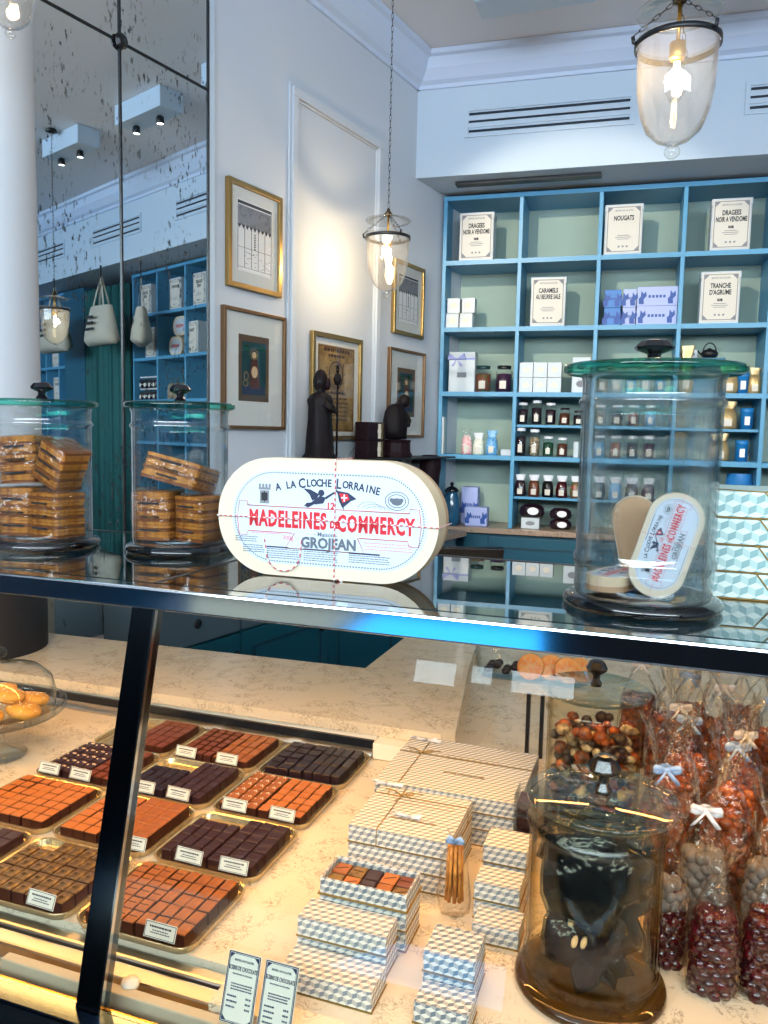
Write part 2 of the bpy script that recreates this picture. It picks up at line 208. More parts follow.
# ------------------------------------------------------------------ mesh helpers
class MB:
    def __init__(s): s.v = []; s.f = []; s.m = []; s.u = []; s.sm = []
    def add(s, vs, fs, mi=0, T=None, uvs=None, smooth=False):
        o = len(s.v)
        for p in vs:
            p = Vector(p)
            if T is not None: p = T @ p
            s.v.append(p)
        for i, f in enumerate(fs):
            s.f.append([o+k for k in f]); s.m.append(mi); s.sm.append(smooth)
            s.u.append(uvs[i] if uvs else None)
        return s
    def box(s, x0, x1, y0, y1, z0, z1, mi=0, T=None, mtop=None, mside=None):
        vs = [(x0, y0, z0), (x1, y0, z0), (x1, y1, z0), (x0, y1, z0), (x0, y0, z1), (x1, y0, z1), (x1, y1, z1), (x0, y1, z1)]
        fs = [(0, 3, 2, 1), (4, 5, 6, 7), (0, 1, 5, 4), (1, 2, 6, 5), (2, 3, 7, 6), (3, 0, 4, 7)]
        uv = []
        for f in fs:
            ax = 2 if f in (fs[0], fs[1]) else (1 if f in (fs[2], fs[4]) else 0)
            uv.append([((vs[k][0], vs[k][1]) if ax == 2 else ((vs[k][0], vs[k][2]) if ax == 1 else (vs[k][1], vs[k][2]))) for k in f])
        s.add(vs, fs, mi, T, uv)
        if mtop is not None: s.m[-5] = mtop
        if mside is not None:
            for k in (-4, -3, -2, -1): s.m[k] = mside
        return s
    def lathe(s, prof, seg=32, c=(0, 0, 0), mi=0, T=None, sx=1, sy=1, smooth=True, cap0=False, cap1=False, fn=None):
        vs = []; n = len(prof)
        for (r, z) in prof:
            for k in range(seg):
                a = 2*math.pi*k/seg; rr_ = r*(fn(a, z) if fn else 1)
                vs.append((c[0]+rr_*sx*math.cos(a), c[1]+rr_*sy*math.sin(a), c[2]+z))
        fs = []
        for i in range(n-1):
            for k in range(seg):
                a = i*seg+k; b = i*seg+(k+1) % seg; fs.append((a, b, b+seg, a+seg))
        if cap0: fs.append(tuple(range(seg))[::-1])
        if cap1: fs.append(tuple((n-1)*seg+k for k in range(seg)))
        return s.add(vs, fs, mi, T, None, smooth)
    def ball(s, c, r, mi=0, T=None, seg=12, rings=7, sz=1, sx=1, sy=1):
        return s.lathe([(r*math.sin(math.pi*(i+.02)/(rings-.96)), -r*sz*math.cos(math.pi*(i+.02)/(rings-.96))) for i in range(rings)], seg, c, mi, T, sx, sy)
    def tube(s, pts, r, seg=6, mi=0, T=None, closed=False, taper=None):
        P = [Vector(p) for p in pts]; n = len(P); vs = []; up = Vector((0, 0, 1))
        for i in range(n):
            d = (P[(i+1) % n]-P[i-1]) if closed else (P[min(i+1, n-1)]-P[max(i-1, 0)])
            d.normalize(); x = d.cross(up)
            if x.length < 1e-3: x = d.cross(Vector((1, 0, 0)))
            x.normalize(); y = x.cross(d); rr_ = r*(taper(i/(n-1)) if taper else 1)
            for k in range(seg):
                a = 2*math.pi*k/seg; vs.append(P[i]+x*rr_*math.cos(a)+y*rr_*math.sin(a))
        fs = []
        for i in range(n if closed else n-1):
            for k in range(seg):
                a = i*seg+k; b = i*seg+(k+1) % seg; j = ((i+1) % n)*seg
                fs.append((a, b, j+(k+1) % seg, j+k))
        if not closed: fs += [tuple(range(seg))[::-1], tuple((n-1)*seg+k for k in range(seg))]
        return s.add(vs, fs, mi, T, None, True)
    def prism(s, pts, y0, y1, mi=0, T=None, mside=None):
        """outline pts (x,z) extruded along local y"""
        n = len(pts); vs = [(p[0], y0, p[1]) for p in pts]+[(p[0], y1, p[1]) for p in pts]
        s.add(vs, [tuple(range(n)), tuple(range(2*n-1, n-1, -1))], mi, T)
        s.add(vs, [(i, i+n, (i+1) % n+n, (i+1) % n) for i in range(n)], mi if mside is None else mside, T, None, n > 12); return s
    def slab(s, pts, z0, z1, mi=0, T=None, mside=None):
        n = len(pts); vs = [(p[0], p[1], z0) for p in pts]+[(p[0], p[1], z1) for p in pts]
        uv = [[(vs[k][0], vs[k][1]) for k in range(n)]]*2
        s.add(vs, [tuple(range(n))[::-1], tuple(range(n, 2*n))], mi, T, uv)
        s.add(vs, [(i, (i+1) % n, (i+1) % n+n, i+n) for i in range(n)], mi if mside is None else mside, T); return s
    def strip(s, pts, w, T=None, mi=0):
        """flat ribbon through pts=(x,y,z) with width vector w, 0.8 mm thick"""
        w = Vector(w); vs = []; t = Vector((0, 0.0006, 0))
        for p in pts: p = Vector(p); vs += [p-w/2, p+w/2]
        fs = [(2*i, 2*i+1, 2*i+3, 2*i+2) for i in range(len(pts)-1)]
        return s.add(vs, fs, mi, T, None, True)
    def build(s, name, mats, parent=None, label=None, cat=None, group=None, kind=None, loc=None, rz=0, bev=0, T=None, seg=2):
        me = bpy.data.meshes.new(name); me.from_pydata([tuple(p) for p in s.v], [], s.f)
        for x in (mats if isinstance(mats, (list, tuple)) else [mats]): me.materials.append(mat(x))
        for i, p in enumerate(me.polygons): p.material_index = s.m[i]; p.use_smooth = s.sm[i]
        if any(u is not None for u in s.u):
            ul = me.uv_layers.new(name='UVMap')
            for i, p in enumerate(me.polygons):
                if s.u[i]:
                    for li, q in zip(p.loop_indices, s.u[i]): ul.data[li].uv = q
        me.update(); o = bpy.data.objects.new(name, me); COL.objects.link(o)
        if T is not None: o.matrix_basis = T
        else:
            if loc is not None: o.location = loc
            if rz: o.rotation_euler = (0, 0, rz)
        if parent is not None: o.parent = parent
        tag(o, label, cat, group, kind)
        if bev:
            b = o.modifiers.new('bevel', 'BEVEL'); b.width = bev; b.segments = seg; b.limit_method = 'ANGLE'; b.angle_limit = R(40)
        return o
def tag(o, label=None, cat=None, group=None, kind=None):
    if label: o['label'] = label
    if cat: o['category'] = cat
    if group: o['group'] = group
    if kind: o['kind'] = kind
    return o
def thing(name, label, cat, loc=(0, 0, 0), rz=0, group=None, T=None):
    o = bpy.data.objects.new(name, None); o.empty_display_size = .05; COL.objects.link(o)
    if T is not None: o.matrix_basis = T
    else: o.location = loc; o.rotation_euler = (0, 0, rz)
    return tag(o, label, cat, group)
def kids(o): return [c for c in bpy.data.objects if c.parent == o]
def dup(o, label=None, group=None, loc=None, rz=None, T=None, parent=None):
    ch = kids(o); c = o.copy(); COL.objects.link(c); c.parent = parent
    if parent is None and T is not None: c.matrix_basis = T
    elif parent is None and loc is not None:
        c.location = loc
        if rz is not None: c.rotation_euler = (0, 0, rz)
    if label: c['label'] = label
    if group: c['group'] = group
    for k in ch: dup(k, parent=c)
    return c
def bx(name, d, m, parent=None, bev=0, **k): return MB().box(*d).build(name, m, parent, bev=bev, **k)
def writing(name, s, size, m, parent, T, bold=0.0, space=1.0, align='CENTER', sx=1.0, shear=0, curve=None, ext=.0002):
    """lettering as mesh; local x right, y up on the surface given by T"""
    cu = bpy.data.curves.new('writing', 'FONT'); cu.body = s; cu.size = size; cu.space_character = space; cu.align_x = align; cu.align_y = 'CENTER'; cu.offset = bold; cu.extrude = ext; cu.resolution_u = 2; cu.shear = shear
    t = bpy.data.objects.new('writing', cu); COL.objects.link(t); dg = bpy.context.evaluated_depsgraph_get(); dg.update()
    me = bpy.data.meshes.new_from_object(t.evaluated_get(dg)); bpy.data.objects.remove(t); bpy.data.curves.remove(cu)
    for v in me.vertices:
        v.co.x *= sx
        if curve: x, y = v.co.x, v.co.y; v.co.y = y+curve(x)
    me.materials.clear(); me.materials.append(mat(m)); o = bpy.data.objects.new(name, me); COL.objects.link(o); o.parent = parent; o.matrix_basis = T; return o
FACE = Matrix.Rotation(R(90), 4, 'X')        # xy text -> xz, facing -y
def stadium(w, h, r, n=10):
    pts = []
    for cx, cz, a0 in ((w/2-r, h/2-r, 0), (-w/2+r, h/2-r, 90), (-w/2+r, -h/2+r, 180), (w/2-r, -h/2+r, 270)):
        for k in range(n+1): a = R(a0+90*k/n); pts.append((cx+r*math.cos(a), cz+r*math.sin(a)))
    return pts
def ring(m, outer, inner, y0, y1, mi=0, T=None):
    n = len(outer); vs = [(p[0], y0, p[1]) for p in outer]+[(p[0], y0, p[1]) for p in inner]+[(p[0], y1, p[1]) for p in outer]+[(p[0], y1, p[1]) for p in inner]
    fs = []
    for i in range(n):
        j = (i+1) % n; fs += [(i, j, n+j, n+i), (2*n+i, 3*n+i, 3*n+j, 2*n+j), (i, 2*n+i, 2*n+j, j), (n+i, n+j, 3*n+j, 3*n+i)]
    return m.add(vs, fs, mi, T)
# ================================================================== the room
bx('floor', (-5, 7, -2.3, 6, -.1, 0), 'floor_tile', kind='structure')
bx('ceiling', (-5, 7, -2.3, 6, 3.5, 3.6), 'ceiling_paint', kind='structure')
TL = Matrix.Translation(LP) @ Matrix.Rotation(-aL, 4, 'Z')          # local x out of the mirror wall, y along it
TBK = Matrix.Translation(CN) @ Matrix.Rotation(aB, 4, 'Z')          # local x = u, y = depth
TCR = Matrix.Translation(CN) @ Matrix.Rotation(aB-R(90), 4, 'Z')    # local x out of the bulkhead, y along it
TLW = Matrix.Translation(LP) @ Matrix.Rotation(RL, 4, 'Z')          # local x along the mirror wall, y into it
bx('wall_left', (-.12, 0, -.42, 3.15, 0, 3.5), 'plaster', T=TL, kind='structure')
bx('wall_left', (-.12, 0, -4.4, -.4205, 0, 3.5), 'dark_wall', T=TL, kind='structure')
bx('wall_back', (-.1, 6.9, .64, .74, 0, 2.9), 'teal_panel', T=TBK, kind='structure')
bx('bulkhead', (-.02, 6.9, 0, .74, 2.89, 3.5), 'plaster_bulkhead', T=TBK, kind='structure').name = 'trim_1'
bx('wall_right', (5.3, 5.4, -2.2, 5.6, 0, 3.5), 'plaster', kind='structure')
m = MB()                                                            # shopfront wall with its openings
OPN = [(-2.8, -.5, .38, .60), (-1.17, -.9, 1.69, 1.86), (-.88, -.72, 1.72, 1.86), (-.68, -.33, 1.70, 1.86), (-2.9, 4.4, 2.2, 3.3)]  # high opening is added for the daylight fill; low slot sized for rail reflections
xs = sorted({-4.2, 5.3}|{o[0] for o in OPN}|{o[1] for o in OPN}); zs = sorted({0, 3.5}|{o[2] for o in OPN}|{o[3] for o in OPN})
for i in range(len(xs)-1):
    for j in range(len(zs)-1):
        cx, cz = (xs[i]+xs[i+1])/2, (zs[j]+zs[j+1])/2
        if not any(o[0] < cx < o[1] and o[2] < cz < o[3] for o in OPN): m.box(xs[i], xs[i+1], -2.2, -2.1, zs[j], zs[j+1])
m.build('wall_front', 'dark_wall', kind='structure')
for i, o in enumerate(OPN):
    f = MB(); w = .025
    f.box(o[0], o[1], -2.17, -2.12, o[2], o[2]+w).box(o[0], o[1], -2.17, -2.12, o[3]-w, o[3]).box(o[0], o[0]+w, -2.17, -2.12, o[2]+w, o[3]-w).box(o[1]-w, o[1], -2.17, -2.12, o[2]+w, o[3]-w)
    wf = f.build('window_%d' % (i+1), 'dark_wall', kind='structure')
    bx('pane', (o[0]+w, o[1]-w, -2.15, -2.144, o[2]+w, o[3]-w), 'pane_glass', wf)
cp = [(0, 3.345), (.014, 3.345), (.02, 3.362), (.045, 3.375), (.085, 3.42), (.105, 3.468), (.125, 3.475), (.13, 3.498), (0, 3.498)]
MB().prism(cp, -4.3, 2.42, 0, TL).build('trim_2', 'crown_paint', kind='structure')
MB().prism(cp, -.02, 6.6, 0, TCR).build('trim_3', 'crown_paint', kind='structure')
# raised panel moulding on the mirror wall
def frame_bands(m, s0, s1, z0, z1, bands):
    for (a, b, h) in bands:
        m.box(s0+a, s1-a, -h, -.0005, z1-b, z1-a).box(s0+a, s1-a, -h, -.0005, z0+a, z0+b).box(s0+a, s0+b, -h, -.0005, z0+b, z1-b).box(s1-b, s1-a, -h, -.0005, z0+b, z1-b)
m = MB(); frame_bands(m, 1.262, 2.043, 1.0, 2.97, [(0, .012, .012), (.014, .052, .022), (.054, .062, .012)])
m.build('trim_4', 'plaster', T=TLW, kind='structure', bev=.003)
bx('pavement', (-9, -2.35, -9, -2.3, -.1, 0), 'paving', kind='structure').name = 'trim_7'
# round white column beside the mirror, dark plinth
def rayxy(px, py):
    d = (px-384)*rr-(py-512)*uu+F_PX*ff; return Vector((d.x, d.y)).normalized()
def tangent_r(c, px, py):
    d = rayxy(px, py); return abs(c.x*d.y-c.y*d.x)
cc = LT(-.2, .03, 0); rcol = tangent_r(cc, 38, 250); 
MB().lathe([(rcol*1.0, 1.06), (rcol, 3.5)], 48, (cc.x, cc.y, 0)).build('column', 'plaster', kind='structure').name = 'trim_5'
rpl = tangent_r(cc, 48, 615); MB().lathe([(rpl, .8612), (rpl, 1.04), (rpl-.01, 1.06), (.05, 1.06)], 48, (cc.x, cc.y, 0)).build('trim_6', 'plinth_dark', kind='structure')
# aged mirror: panes, dark glazing bars, rosette
mr = thing('wall_mirror', 'tall aged spotted mirror in dark glazing bars on the left wall', 'mirror', T=TLW)
bx('mirror_glass', (.0, .762, -.010, -.001, .80, 3.34), 'aged_mirror', mr)
m = MB(); m.box(.0, .762, -.015, -.010, 2.748, 2.754)
m.build('horizontal_bar', 'black_metal', mr)
for s_ in (.350,): bx('upright_bar', (s_-.0032, s_+.0032, -.015, -.010, .80, 3.34), 'black_metal', mr)
bx('edge_bar', (.762, .768, -.015, 0, .80, 3.34), 'black_metal', mr)
bx('edge_trim', (.769, .80, -.012, 0, .80, 3.34), 'plaster_bulkhead', mr)
MB().lathe([(.001, -.034), (.018, -.031), (.026, -.022), (.026, -.018)], 8, (0, 0, 0), 0, Matrix.Translation((.350, 0, 2.751)) @ Matrix.Rotation(R(-90), 4, 'X'), smooth=False).build('rosette', 'black_metal', mr)
# air grilles on the bulkhead, light slot under it
WHV = ['long air grille with dark slots on the bulkhead, left of the big lantern', 'air grille cut by the right edge of the photo', 'air grille of the bulkhead seen large in the mirror', 'air grille at the far left of the mirror image']
for i, u0 in enumerate((.282, 1.665, 3.06, 4.5)):
    v = thing('air_grille', WHV[i], 'vent', T=TBK @ Matrix.Translation((u0, 0, 3.10)), group='air grilles on the bulkhead')
    m = MB(); ring(m, [(-.02, -.02), (.85, -.02), (.85, .135), (-.02, .135)], [(0, 0), (.83, 0), (.83, .115), (0, .115)], -.008, -.0005)
    for z in (.03, .066): m.box(0, .83, -.006, -.0008, z, z+.022)
    m.build('grille_frame', 'plaster_bulkhead', v)
    for z in (.006, .056, .094): bx('slot', (.004, .826, -.004, -.001, z, z+.012), 'dark_wall', v)
bx('light_slot', (.2, .98, .10, .16, 2.872, 2.8895), 'black_metal', T=TBK, label='narrow dark light slot under the bulkhead above the bookcase', cat='light slot', bev=.002)
# white spotlight boxes on the ceiling (they show in the mirror)
SPL = ['white spotlight box on the ceiling, middle one in the mirror', 'white spotlight box on the ceiling, lowest one in the mirror', 'white spotlight box on the ceiling, cut by the mirror edge']
for i, x0 in enumerate((0, .96, -.9)):
    b = thing('spotlight_box', SPL[i], 'ceiling light', loc=(x0, 3.58, 3.5), group='spotlight boxes on the ceiling')
    bx('housing', (0, .50, 0, .16, -.12, -.001), 'plaster_bulkhead', b, bev=.004)
    for k in ((.12, .38) if i < 2 else ()):
        h = MB().lathe([(.008, 0), (.022, -.008), (.025, -.045), (.021, -.049)], 16, (k, .08, -.125), cap0=True).build('spot_head', 'black_metal', b)
        MB().lathe([(.0205, -.047), (.001, -.047)], 16, (k, .08, -.125)).build('lens', 'spot_lens', h)
# ------------------------------------------------------------------ bookcases
def bookcase(label, us, zs_, extra=()):
    b = thing('bookcase', label, 'bookcase', T=TBK)
    n0, n1, zt, zb = .30, .60, 2.845, .957
    bx('back_panel', (us[0], us[-1], n1, n1+.02, zb, zt), 'shelf_back', b)
    for u in us: bx('upright', (u-.011, u+.011, n0, n1, zb, zt), 'teal_frame', b, bev=.0015)
    bx('top_board', (us[0]-.011, us[-1]+.011, n0-.004, n1+.02, zt, zt+.024), 'teal_frame', b)
    for z in zs_:
        for i in range(len(us)-1): bx('shelf', (us[i]+.011, us[i+1]-.011, n0+.001, n1, z-.026, z), 'teal_frame', b)
    for (i, z) in extra: bx('half_shelf', (us[i]+.012, us[i+1]-.012, n0+.03, n1, z-.014, z), 'teal_frame', b)
    return b
ZR = (2.507, 2.125, 1.752, 1.382)
bookcase('blue-painted open bookcase filling the back wall below the bulkhead', [.107, .545, .982, 1.42, 1.868, 2.30], ZR, [(1, 1.565), (1, 1.145), (3, 1.56), (3, 1.385), (2, 1.565), (2, 1.145)])
bookcase('blue bookcase of tins seen in the right part of the mirror', [2.36, 2.88, 3.335, 3.76], ZR)
bookcase('blue bookcase seen at the far left of the mirror, beside the column', [5.12, 5.36, 5.68, 6.1], ZR)
bx('door_1', (4.62, 5.08, .24, .60, 0, 2.85), 'teal_panel', T=TBK, kind='structure', bev=.004)
# curtain between the bookcases
m = MB(); vs = []; nn = 90
for k in range(nn+1):
    u = 3.79+.80*k/nn; n = .270+.045*math.sin(k*.95)+.015*math.sin(k*2.3); vs.append((u, n))
V = [(u, n, .02) for u, n in vs]+[(u, n, 2.80) for u, n in vs]
m.add(V, [(i, i+1, nn+2+i, nn+1+i) for i in range(nn)], 0, None, None, True)
cu = m.build('curtain', 'curtain_teal', T=TBK, label='pleated dark teal curtain hanging between the bookcases in the mirror', cat='curtain'); so = cu.modifiers.new('t', 'SOLIDIFY'); so.thickness = .003
# base cabinets, back run
def door_leaf(p, x0, x1, z0, z1, y, m='cabinet_teal', knob=None, f=.055):
    d = MB(); d.box(x0, x1, y-.018, y, z0, z1); o = d.build('door', m, p, bev=.002)
    fr = MB(); ring(fr, [(x0+f, z0+f), (x1-f, z0+f), (x1-f, z1-f), (x0+f, z1-f)], [(x0+f+.012, z0+f+.012), (x1-f-.012, z0+f+.012), (x1-f-.012, z1-f-.012), (x0+f+.012, z1-f-.012)], y-.026, y-.0185)
    fr.build('moulding', 'cabinet_edge', o)
    if knob: MB().lathe([(.006, 0), (.006, -.014), (.018, -.018), (.02, -.026), (.012, -.032), (.001, -.033)], 16, (0, 0, 0), 0, Matrix.Translation((knob[0], y-.018, knob[1])) @ Matrix.Rotation(R(-90), 4, 'X')).build('knob', 'black_knob', o)
    return o
c = thing('base_cabinet', 'dark teal base cabinet with panelled doors under the back worktop', 'cabinet', T=TBK)
bx('carcass', (.27, 3.76, .32, .62, 0, .922), 'cabinet_teal', c)
for i in range(5):
    x0 = .42+i*.66; door_leaf(c, x0, x0+.64, .08, .90, .32, knob=(x0+.585, .80))
bx('worktop', (.12, 3.76, .27, .62, .923, .955), 'marble_brown', T=TBK, label='grey-brown stone worktop along the back wall under the bookcase', cat='worktop', bev=.003)
# base cabinets along the mirror wall
c = thing('base_cabinet', 'teal and slate base cabinet along the left wall below the figurine shelf', 'cabinet', T=TLW)
bx('carcass', (.26, 2.55, -.24, -.0125, 0, .92), 'cabinet_teal', c)
for a, b_ in ((.26, .665), (.675, 1.24), (1.25, 1.85), (1.86, 2.5)):
    dr = bx('drawer', (a+.004, b_-.004, -.262, -.2405, .765, .912), 'slate_blue', c, bev=.002)
bx('end_panel', (.252, .259, -.262, -.0125, .0, .91), 'slate_blue', c)
MB().lathe([(.017, 0), (.017, -.004), (.010, -.006), (.001, -.006)], 20, (0, 0, 0), 0, Matrix.Translation((.44, -.262, .835)) @ Matrix.Rotation(R(-90), 4, 'X')).build('lock', 'black_metal', c)
for a, b_, kx in ((.30, .665, .62), (.675, 1.24, 1.165), (1.25, 1.85, 1.32), (1.86, 2.5, 2.4)): door_leaf(c, a, b_, .06, .755, -.2405, knob=(kx, .68), f=.06)
bx('worktop', (.25, 2.60, -.285, -.013, .921, .952), 'marble_brown', T=TLW, label='stone worktop on the left wall below the pictures', cat='worktop', bev=.003)
# ================================================================== the showcase
XL, XR = -1.80, 1.25
GN = Vector((0, -.971, .241))
def GY(z): return .85-(1.28-z)*.119/.48
cs = thing('display_case', 'long marble and chrome display case with a slanted glass front', 'display case', loc=(0, 0, 0))
MB().box(XL, XR, .834, .862, 1.271, 1.2995).build('top_rail', 'chrome', cs, bev=.003)
bx('glass_top', (XL, XR, .866, 1.262, 1.289, 1.2995), 'top_glass', cs)
bx('rear_edge_rail', (XL, XR, 1.262, 1.272, 1.283, 1.3005), 'black_metal', cs, bev=.001)
bx('glass_joint', (-.623, -.616, .866, 1.262, 1.2852, 1.3), 'black_metal', cs)
for xp in (-.623, .63):
    m = MB(); z0, z1 = .80, 1.272
    m.slab([(xp-.018, 0), (xp+.017, 0), (xp+.017, .022), (xp-.018, .022)], 0, 1)
    for k, p in enumerate(m.v): z = z0 if p.z < .5 else z1; m.v[k] = Vector((p.x, GY(z)-.004+p.y, z))
    m.build('post', 'dark_chrome', cs, bev=.002)
    m = MB(); m.slab([(xp+.0172, 0), (xp+.0198, 0), (xp+.0198, .006), (xp+.0172, .006)], 0, 1)
    for k, p in enumerate(m.v): z = z0 if p.z < .5 else z1; m.v[k] = Vector((p.x, GY(z)-.006+p.y, z))
    m.build('post_edge', 'chrome', cs)
for a, b_ in ((XL, -.642), (-.599, .611), (.654, XR)):
    m = MB(); m.slab([(a, 0), (b_, 0), (b_, .006), (a, .006)], 0, 1)
    for k, p in enumerate(m.v): z = .799 if p.z < .5 else 1.271; m.v[k] = Vector((p.x, GY(z)+.002+p.y, z))
    m.build('front_glass', 'pane_glass', cs)
bx('bottom_frame', (XL, XR, .705, .738, .762, .799), 'dark_chrome', cs, bev=.003)
bx('bottom_trim', (XL, XR, .7385, .742, .785, .7985), 'brass', cs)
bx('front_panel', (XL, XR, .70, .72, .02, .76), 'slate_blue', cs)
m = MB(); m.box(XL, -.497, .862, 1.598, .770, .7985).box(-.497, -.37, .795, 1.598, .770, .7985).box(-.37, XR, .795, 2.75, .770, .7985)
m.slab([(-.4145, 1.599), (-.3705, 1.599), (-.3705, 2.75), (-.585, 2.75), (-.4965, 2.09), (-.4145, 1.645)], .770, .7985)
m.build('marble_deck', 'marble', cs)
bx('lower_sill', (XL, XR, .742, .862, .745, .762), 'marble', cs)
for y0, y1, z1, mm in ((.838, .860, .790, 'steel'), (.806, .832, .788, 'steel')):
    bx('vent_slat', (XL, -.500, y0, y1, .7625, z1), mm, cs, bev=.004)
bx('front_ledge_bar', (-.80, XR, .770, .786, .7625, .795), 'bar_cream', cs, bev=.002)
bx('front_ledge_bar', (XL, -.805, .776, .782, .7625, .78), 'bar_cream', cs, bev=.002)
MB().lathe([(.001, 0), (.010, 0), (.012, .006), (.010, .012), (.001, .014)], 16, (-.61, .792, .788)).build('guide_knob', 'paper_cream', cs)
bx('rear_track', (XL, -.57, 1.570, 1.578, .8165, .834), 'black_metal', cs); bx('track_plate', (XL, -.57, 1.568, 1.579, .8065, .816), 'steel', cs)
bx('track_lip', (XL, -.57, 1.555, 1.570, .7995, .806), 'steel', cs, bev=.002)
bx('rear_panel', (XL, -.57, 1.60, 1.62, .2, .834), 'paper_cream', cs)
bx('side_block', (-.566, -.43, 1.558, 1.60, .7995, .8345), 'paper_cream', cs, bev=.002)
wl_x = lambda y: LP.x+(y-LP.y)*math.tan(aL)+.004
ledge = MB().slab([(wl_x(1.575), 1.575), (-.425, 1.600), (-.748, 1.986), (wl_x(1.936), 1.936)], .835, .860).build('service_ledge', 'marble', label='pale veined marble ledge behind the chocolate trays', cat='worktop', bev=.0015)
arm = MB().slab([(-.4235, 1.601), (-.40, 1.625), (-.485, 2.092), (-.56, 2.62), (-.752, 2.62), (-.747, 1.987)], .835, .860).build('service_counter', 'marble', label='marble counter arm running back from the mitred corner of the ledge', cat='worktop', bev=.0015)
MB().slab([(-.415, 1.64), (-.497, 2.09), (-.57, 2.60), (-.74, 2.60), (-.735, 2.0), (-.44, 1.63)], 0, .834).build('counter_base', 'paper_cream', label='cream counter base under the marble arm', cat='cabinet')
bx('ledge_base', (-1.74, -.76, 1.64, 1.90, 0, .834), 'cabinet_teal', label='cabinet base under the marble ledge behind the trays', cat='cabinet')
# ================================================================== chocolate trays
PROTO = {}
def choc_piece(kind, w, d, h, deco):
    key = (kind, round(w, 4), round(d, 4), h, deco)
    if key in PROTO: return dup(PROTO[key])
    m = MB(); hw, hd, b = w/2, d/2, .0014
    m.slab([(-hw, -hd), (hw, -hd), (hw, hd), (-hw, hd)], 0, h-.0014, 0, mside=0)
    n = len(m.v)
    a = [(-hw, -hd), (hw, -hd), (hw, hd), (-hw, hd)]; c = [(-hw+b, -hd+b), (hw-b, -hd+b), (hw-b, hd-b), (-hw+b, hd-b)]
    m.add([(x, y, h-.0014) for x, y in a]+[(x, y, h) for x, y in c], [(0, 1, 5, 4), (1, 2, 6, 5), (2, 3, 7, 6), (3, 0, 4, 7), (4, 5, 6, 7)], 1)
    if deco == 'line': m.box(-hw*.75, hw*.75, -.0008, .0008, h, h+.0006, 0)
    if deco == 'cross': m.box(-hw*.8, hw*.8, -.0007, .0007, h, h+.0006, 0, Matrix.Rotation(.5, 4, 'Z'))
    if deco == 'swirl': m.lathe([(hw*.25, h), (hw*.6, h+.0012), (hw*.25, h+.0016)], 10, (0, 0, 0), 1, None, 1, .5)
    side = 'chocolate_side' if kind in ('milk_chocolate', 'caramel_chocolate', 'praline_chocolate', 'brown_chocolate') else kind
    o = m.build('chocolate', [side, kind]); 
    if deco in ('nuts', 'salt'):
        q = MB(); rg = random.Random(5)
        for _ in range(4 if deco == 'nuts' else 5):
            q.ball((rg.uniform(-hw*.7, hw*.7), rg.uniform(-hd*.7, hd*.7), h+.0006), rg.uniform(.0014, .0026) if deco == 'nuts' else .0014, 0, None, 6, 4, .6)
        q.build('chopped_nuts' if deco == 'nuts' else 'salt_flakes', 'nut' if deco == 'nuts' else 'salt', o)
    PROTO[key] = o; return o
def rrect(w, d, r, n=6):
    return stadium(w, d, r, n)
ZT = .7990
def tray(x0, y0, w, d, label):
    t = thing('metal_tray', label, 'tray', loc=(x0+w/2, y0+d/2, ZT), group=None)
    m = MB(); n = len(rrect(1, 1, .2))
    lv = [(w-.014, d-.014, .018, .001), (w-.010, d-.010, .02, .0025), (w-.004, d-.004, .022, .011), (w+.002, d+.002, .024, .0125), (w+.002, d+.002, .024, .0105), (w-.006, d-.006, .022, .0), (w-.012, d-.012, .018, .0)]
    vs = []
    for (a, b, r, z) in lv: vs += [(p[0], p[1], z) for p in rrect(a, b, r)]
    fs = []
    for i in range(len(lv)-1):
        for k in range(n): fs.append((i*n+k, i*n+(k+1) % n, (i+1)*n+(k+1) % n, (i+1)*n+k))
    fs.append(tuple(range(n))); fs.append(tuple((len(lv)-1)*n+k for k in range(n))[::-1])
    m.add(vs, fs, 0, None, None, False); m.build('tray_dish', 'tray_metal', t); return t
PIECES = []
ORD = ['first', 'second', 'third', 'fourth', 'fifth', 'sixth', 'seventh']
def seen_at(x, y, z):
    v = Vector((x, y, z-1.5)); return 384+F_PX*v.dot(rr)/v.dot(ff), 512-F_PX*v.dot(uu)/v.dot(ff), v.length
def fill(x0, y0, w, d, cols, rows, kind, deco, label, group, h=.019, skip=(), gap=.0025, jit=.0009, long=1):
    px, py = w/cols, d/rows; rg = random.Random(int(abs(x0)*3000+abs(y0)*7000))
    for j in range(rows):
        for i in range(cols):
            x, y = x0+(i+.5)*px+rg.uniform(-jit, jit), y0+(j+.5)*py+rg.uniform(-jit, jit); sx_, sy_, ds = seen_at(x, y, ZT+h)
            if (i, j) in skip or sx_ < -9: continue
            PIECES.append((ds-(.6 if deco in ('nuts', 'salt') else 0), x, y, rg.uniform(-.035, .035), kind, px-gap, py-gap, h, deco, '%s, %s from left, %s row' % (label, ORD[i], ORD[j]), group))
C1, C2, C3, C0 = -1.165, -.962, -.757, -1.37
TW, TD = .193, .168
RY = [.853, 1.033, 1.213, 1.385]
I = .013
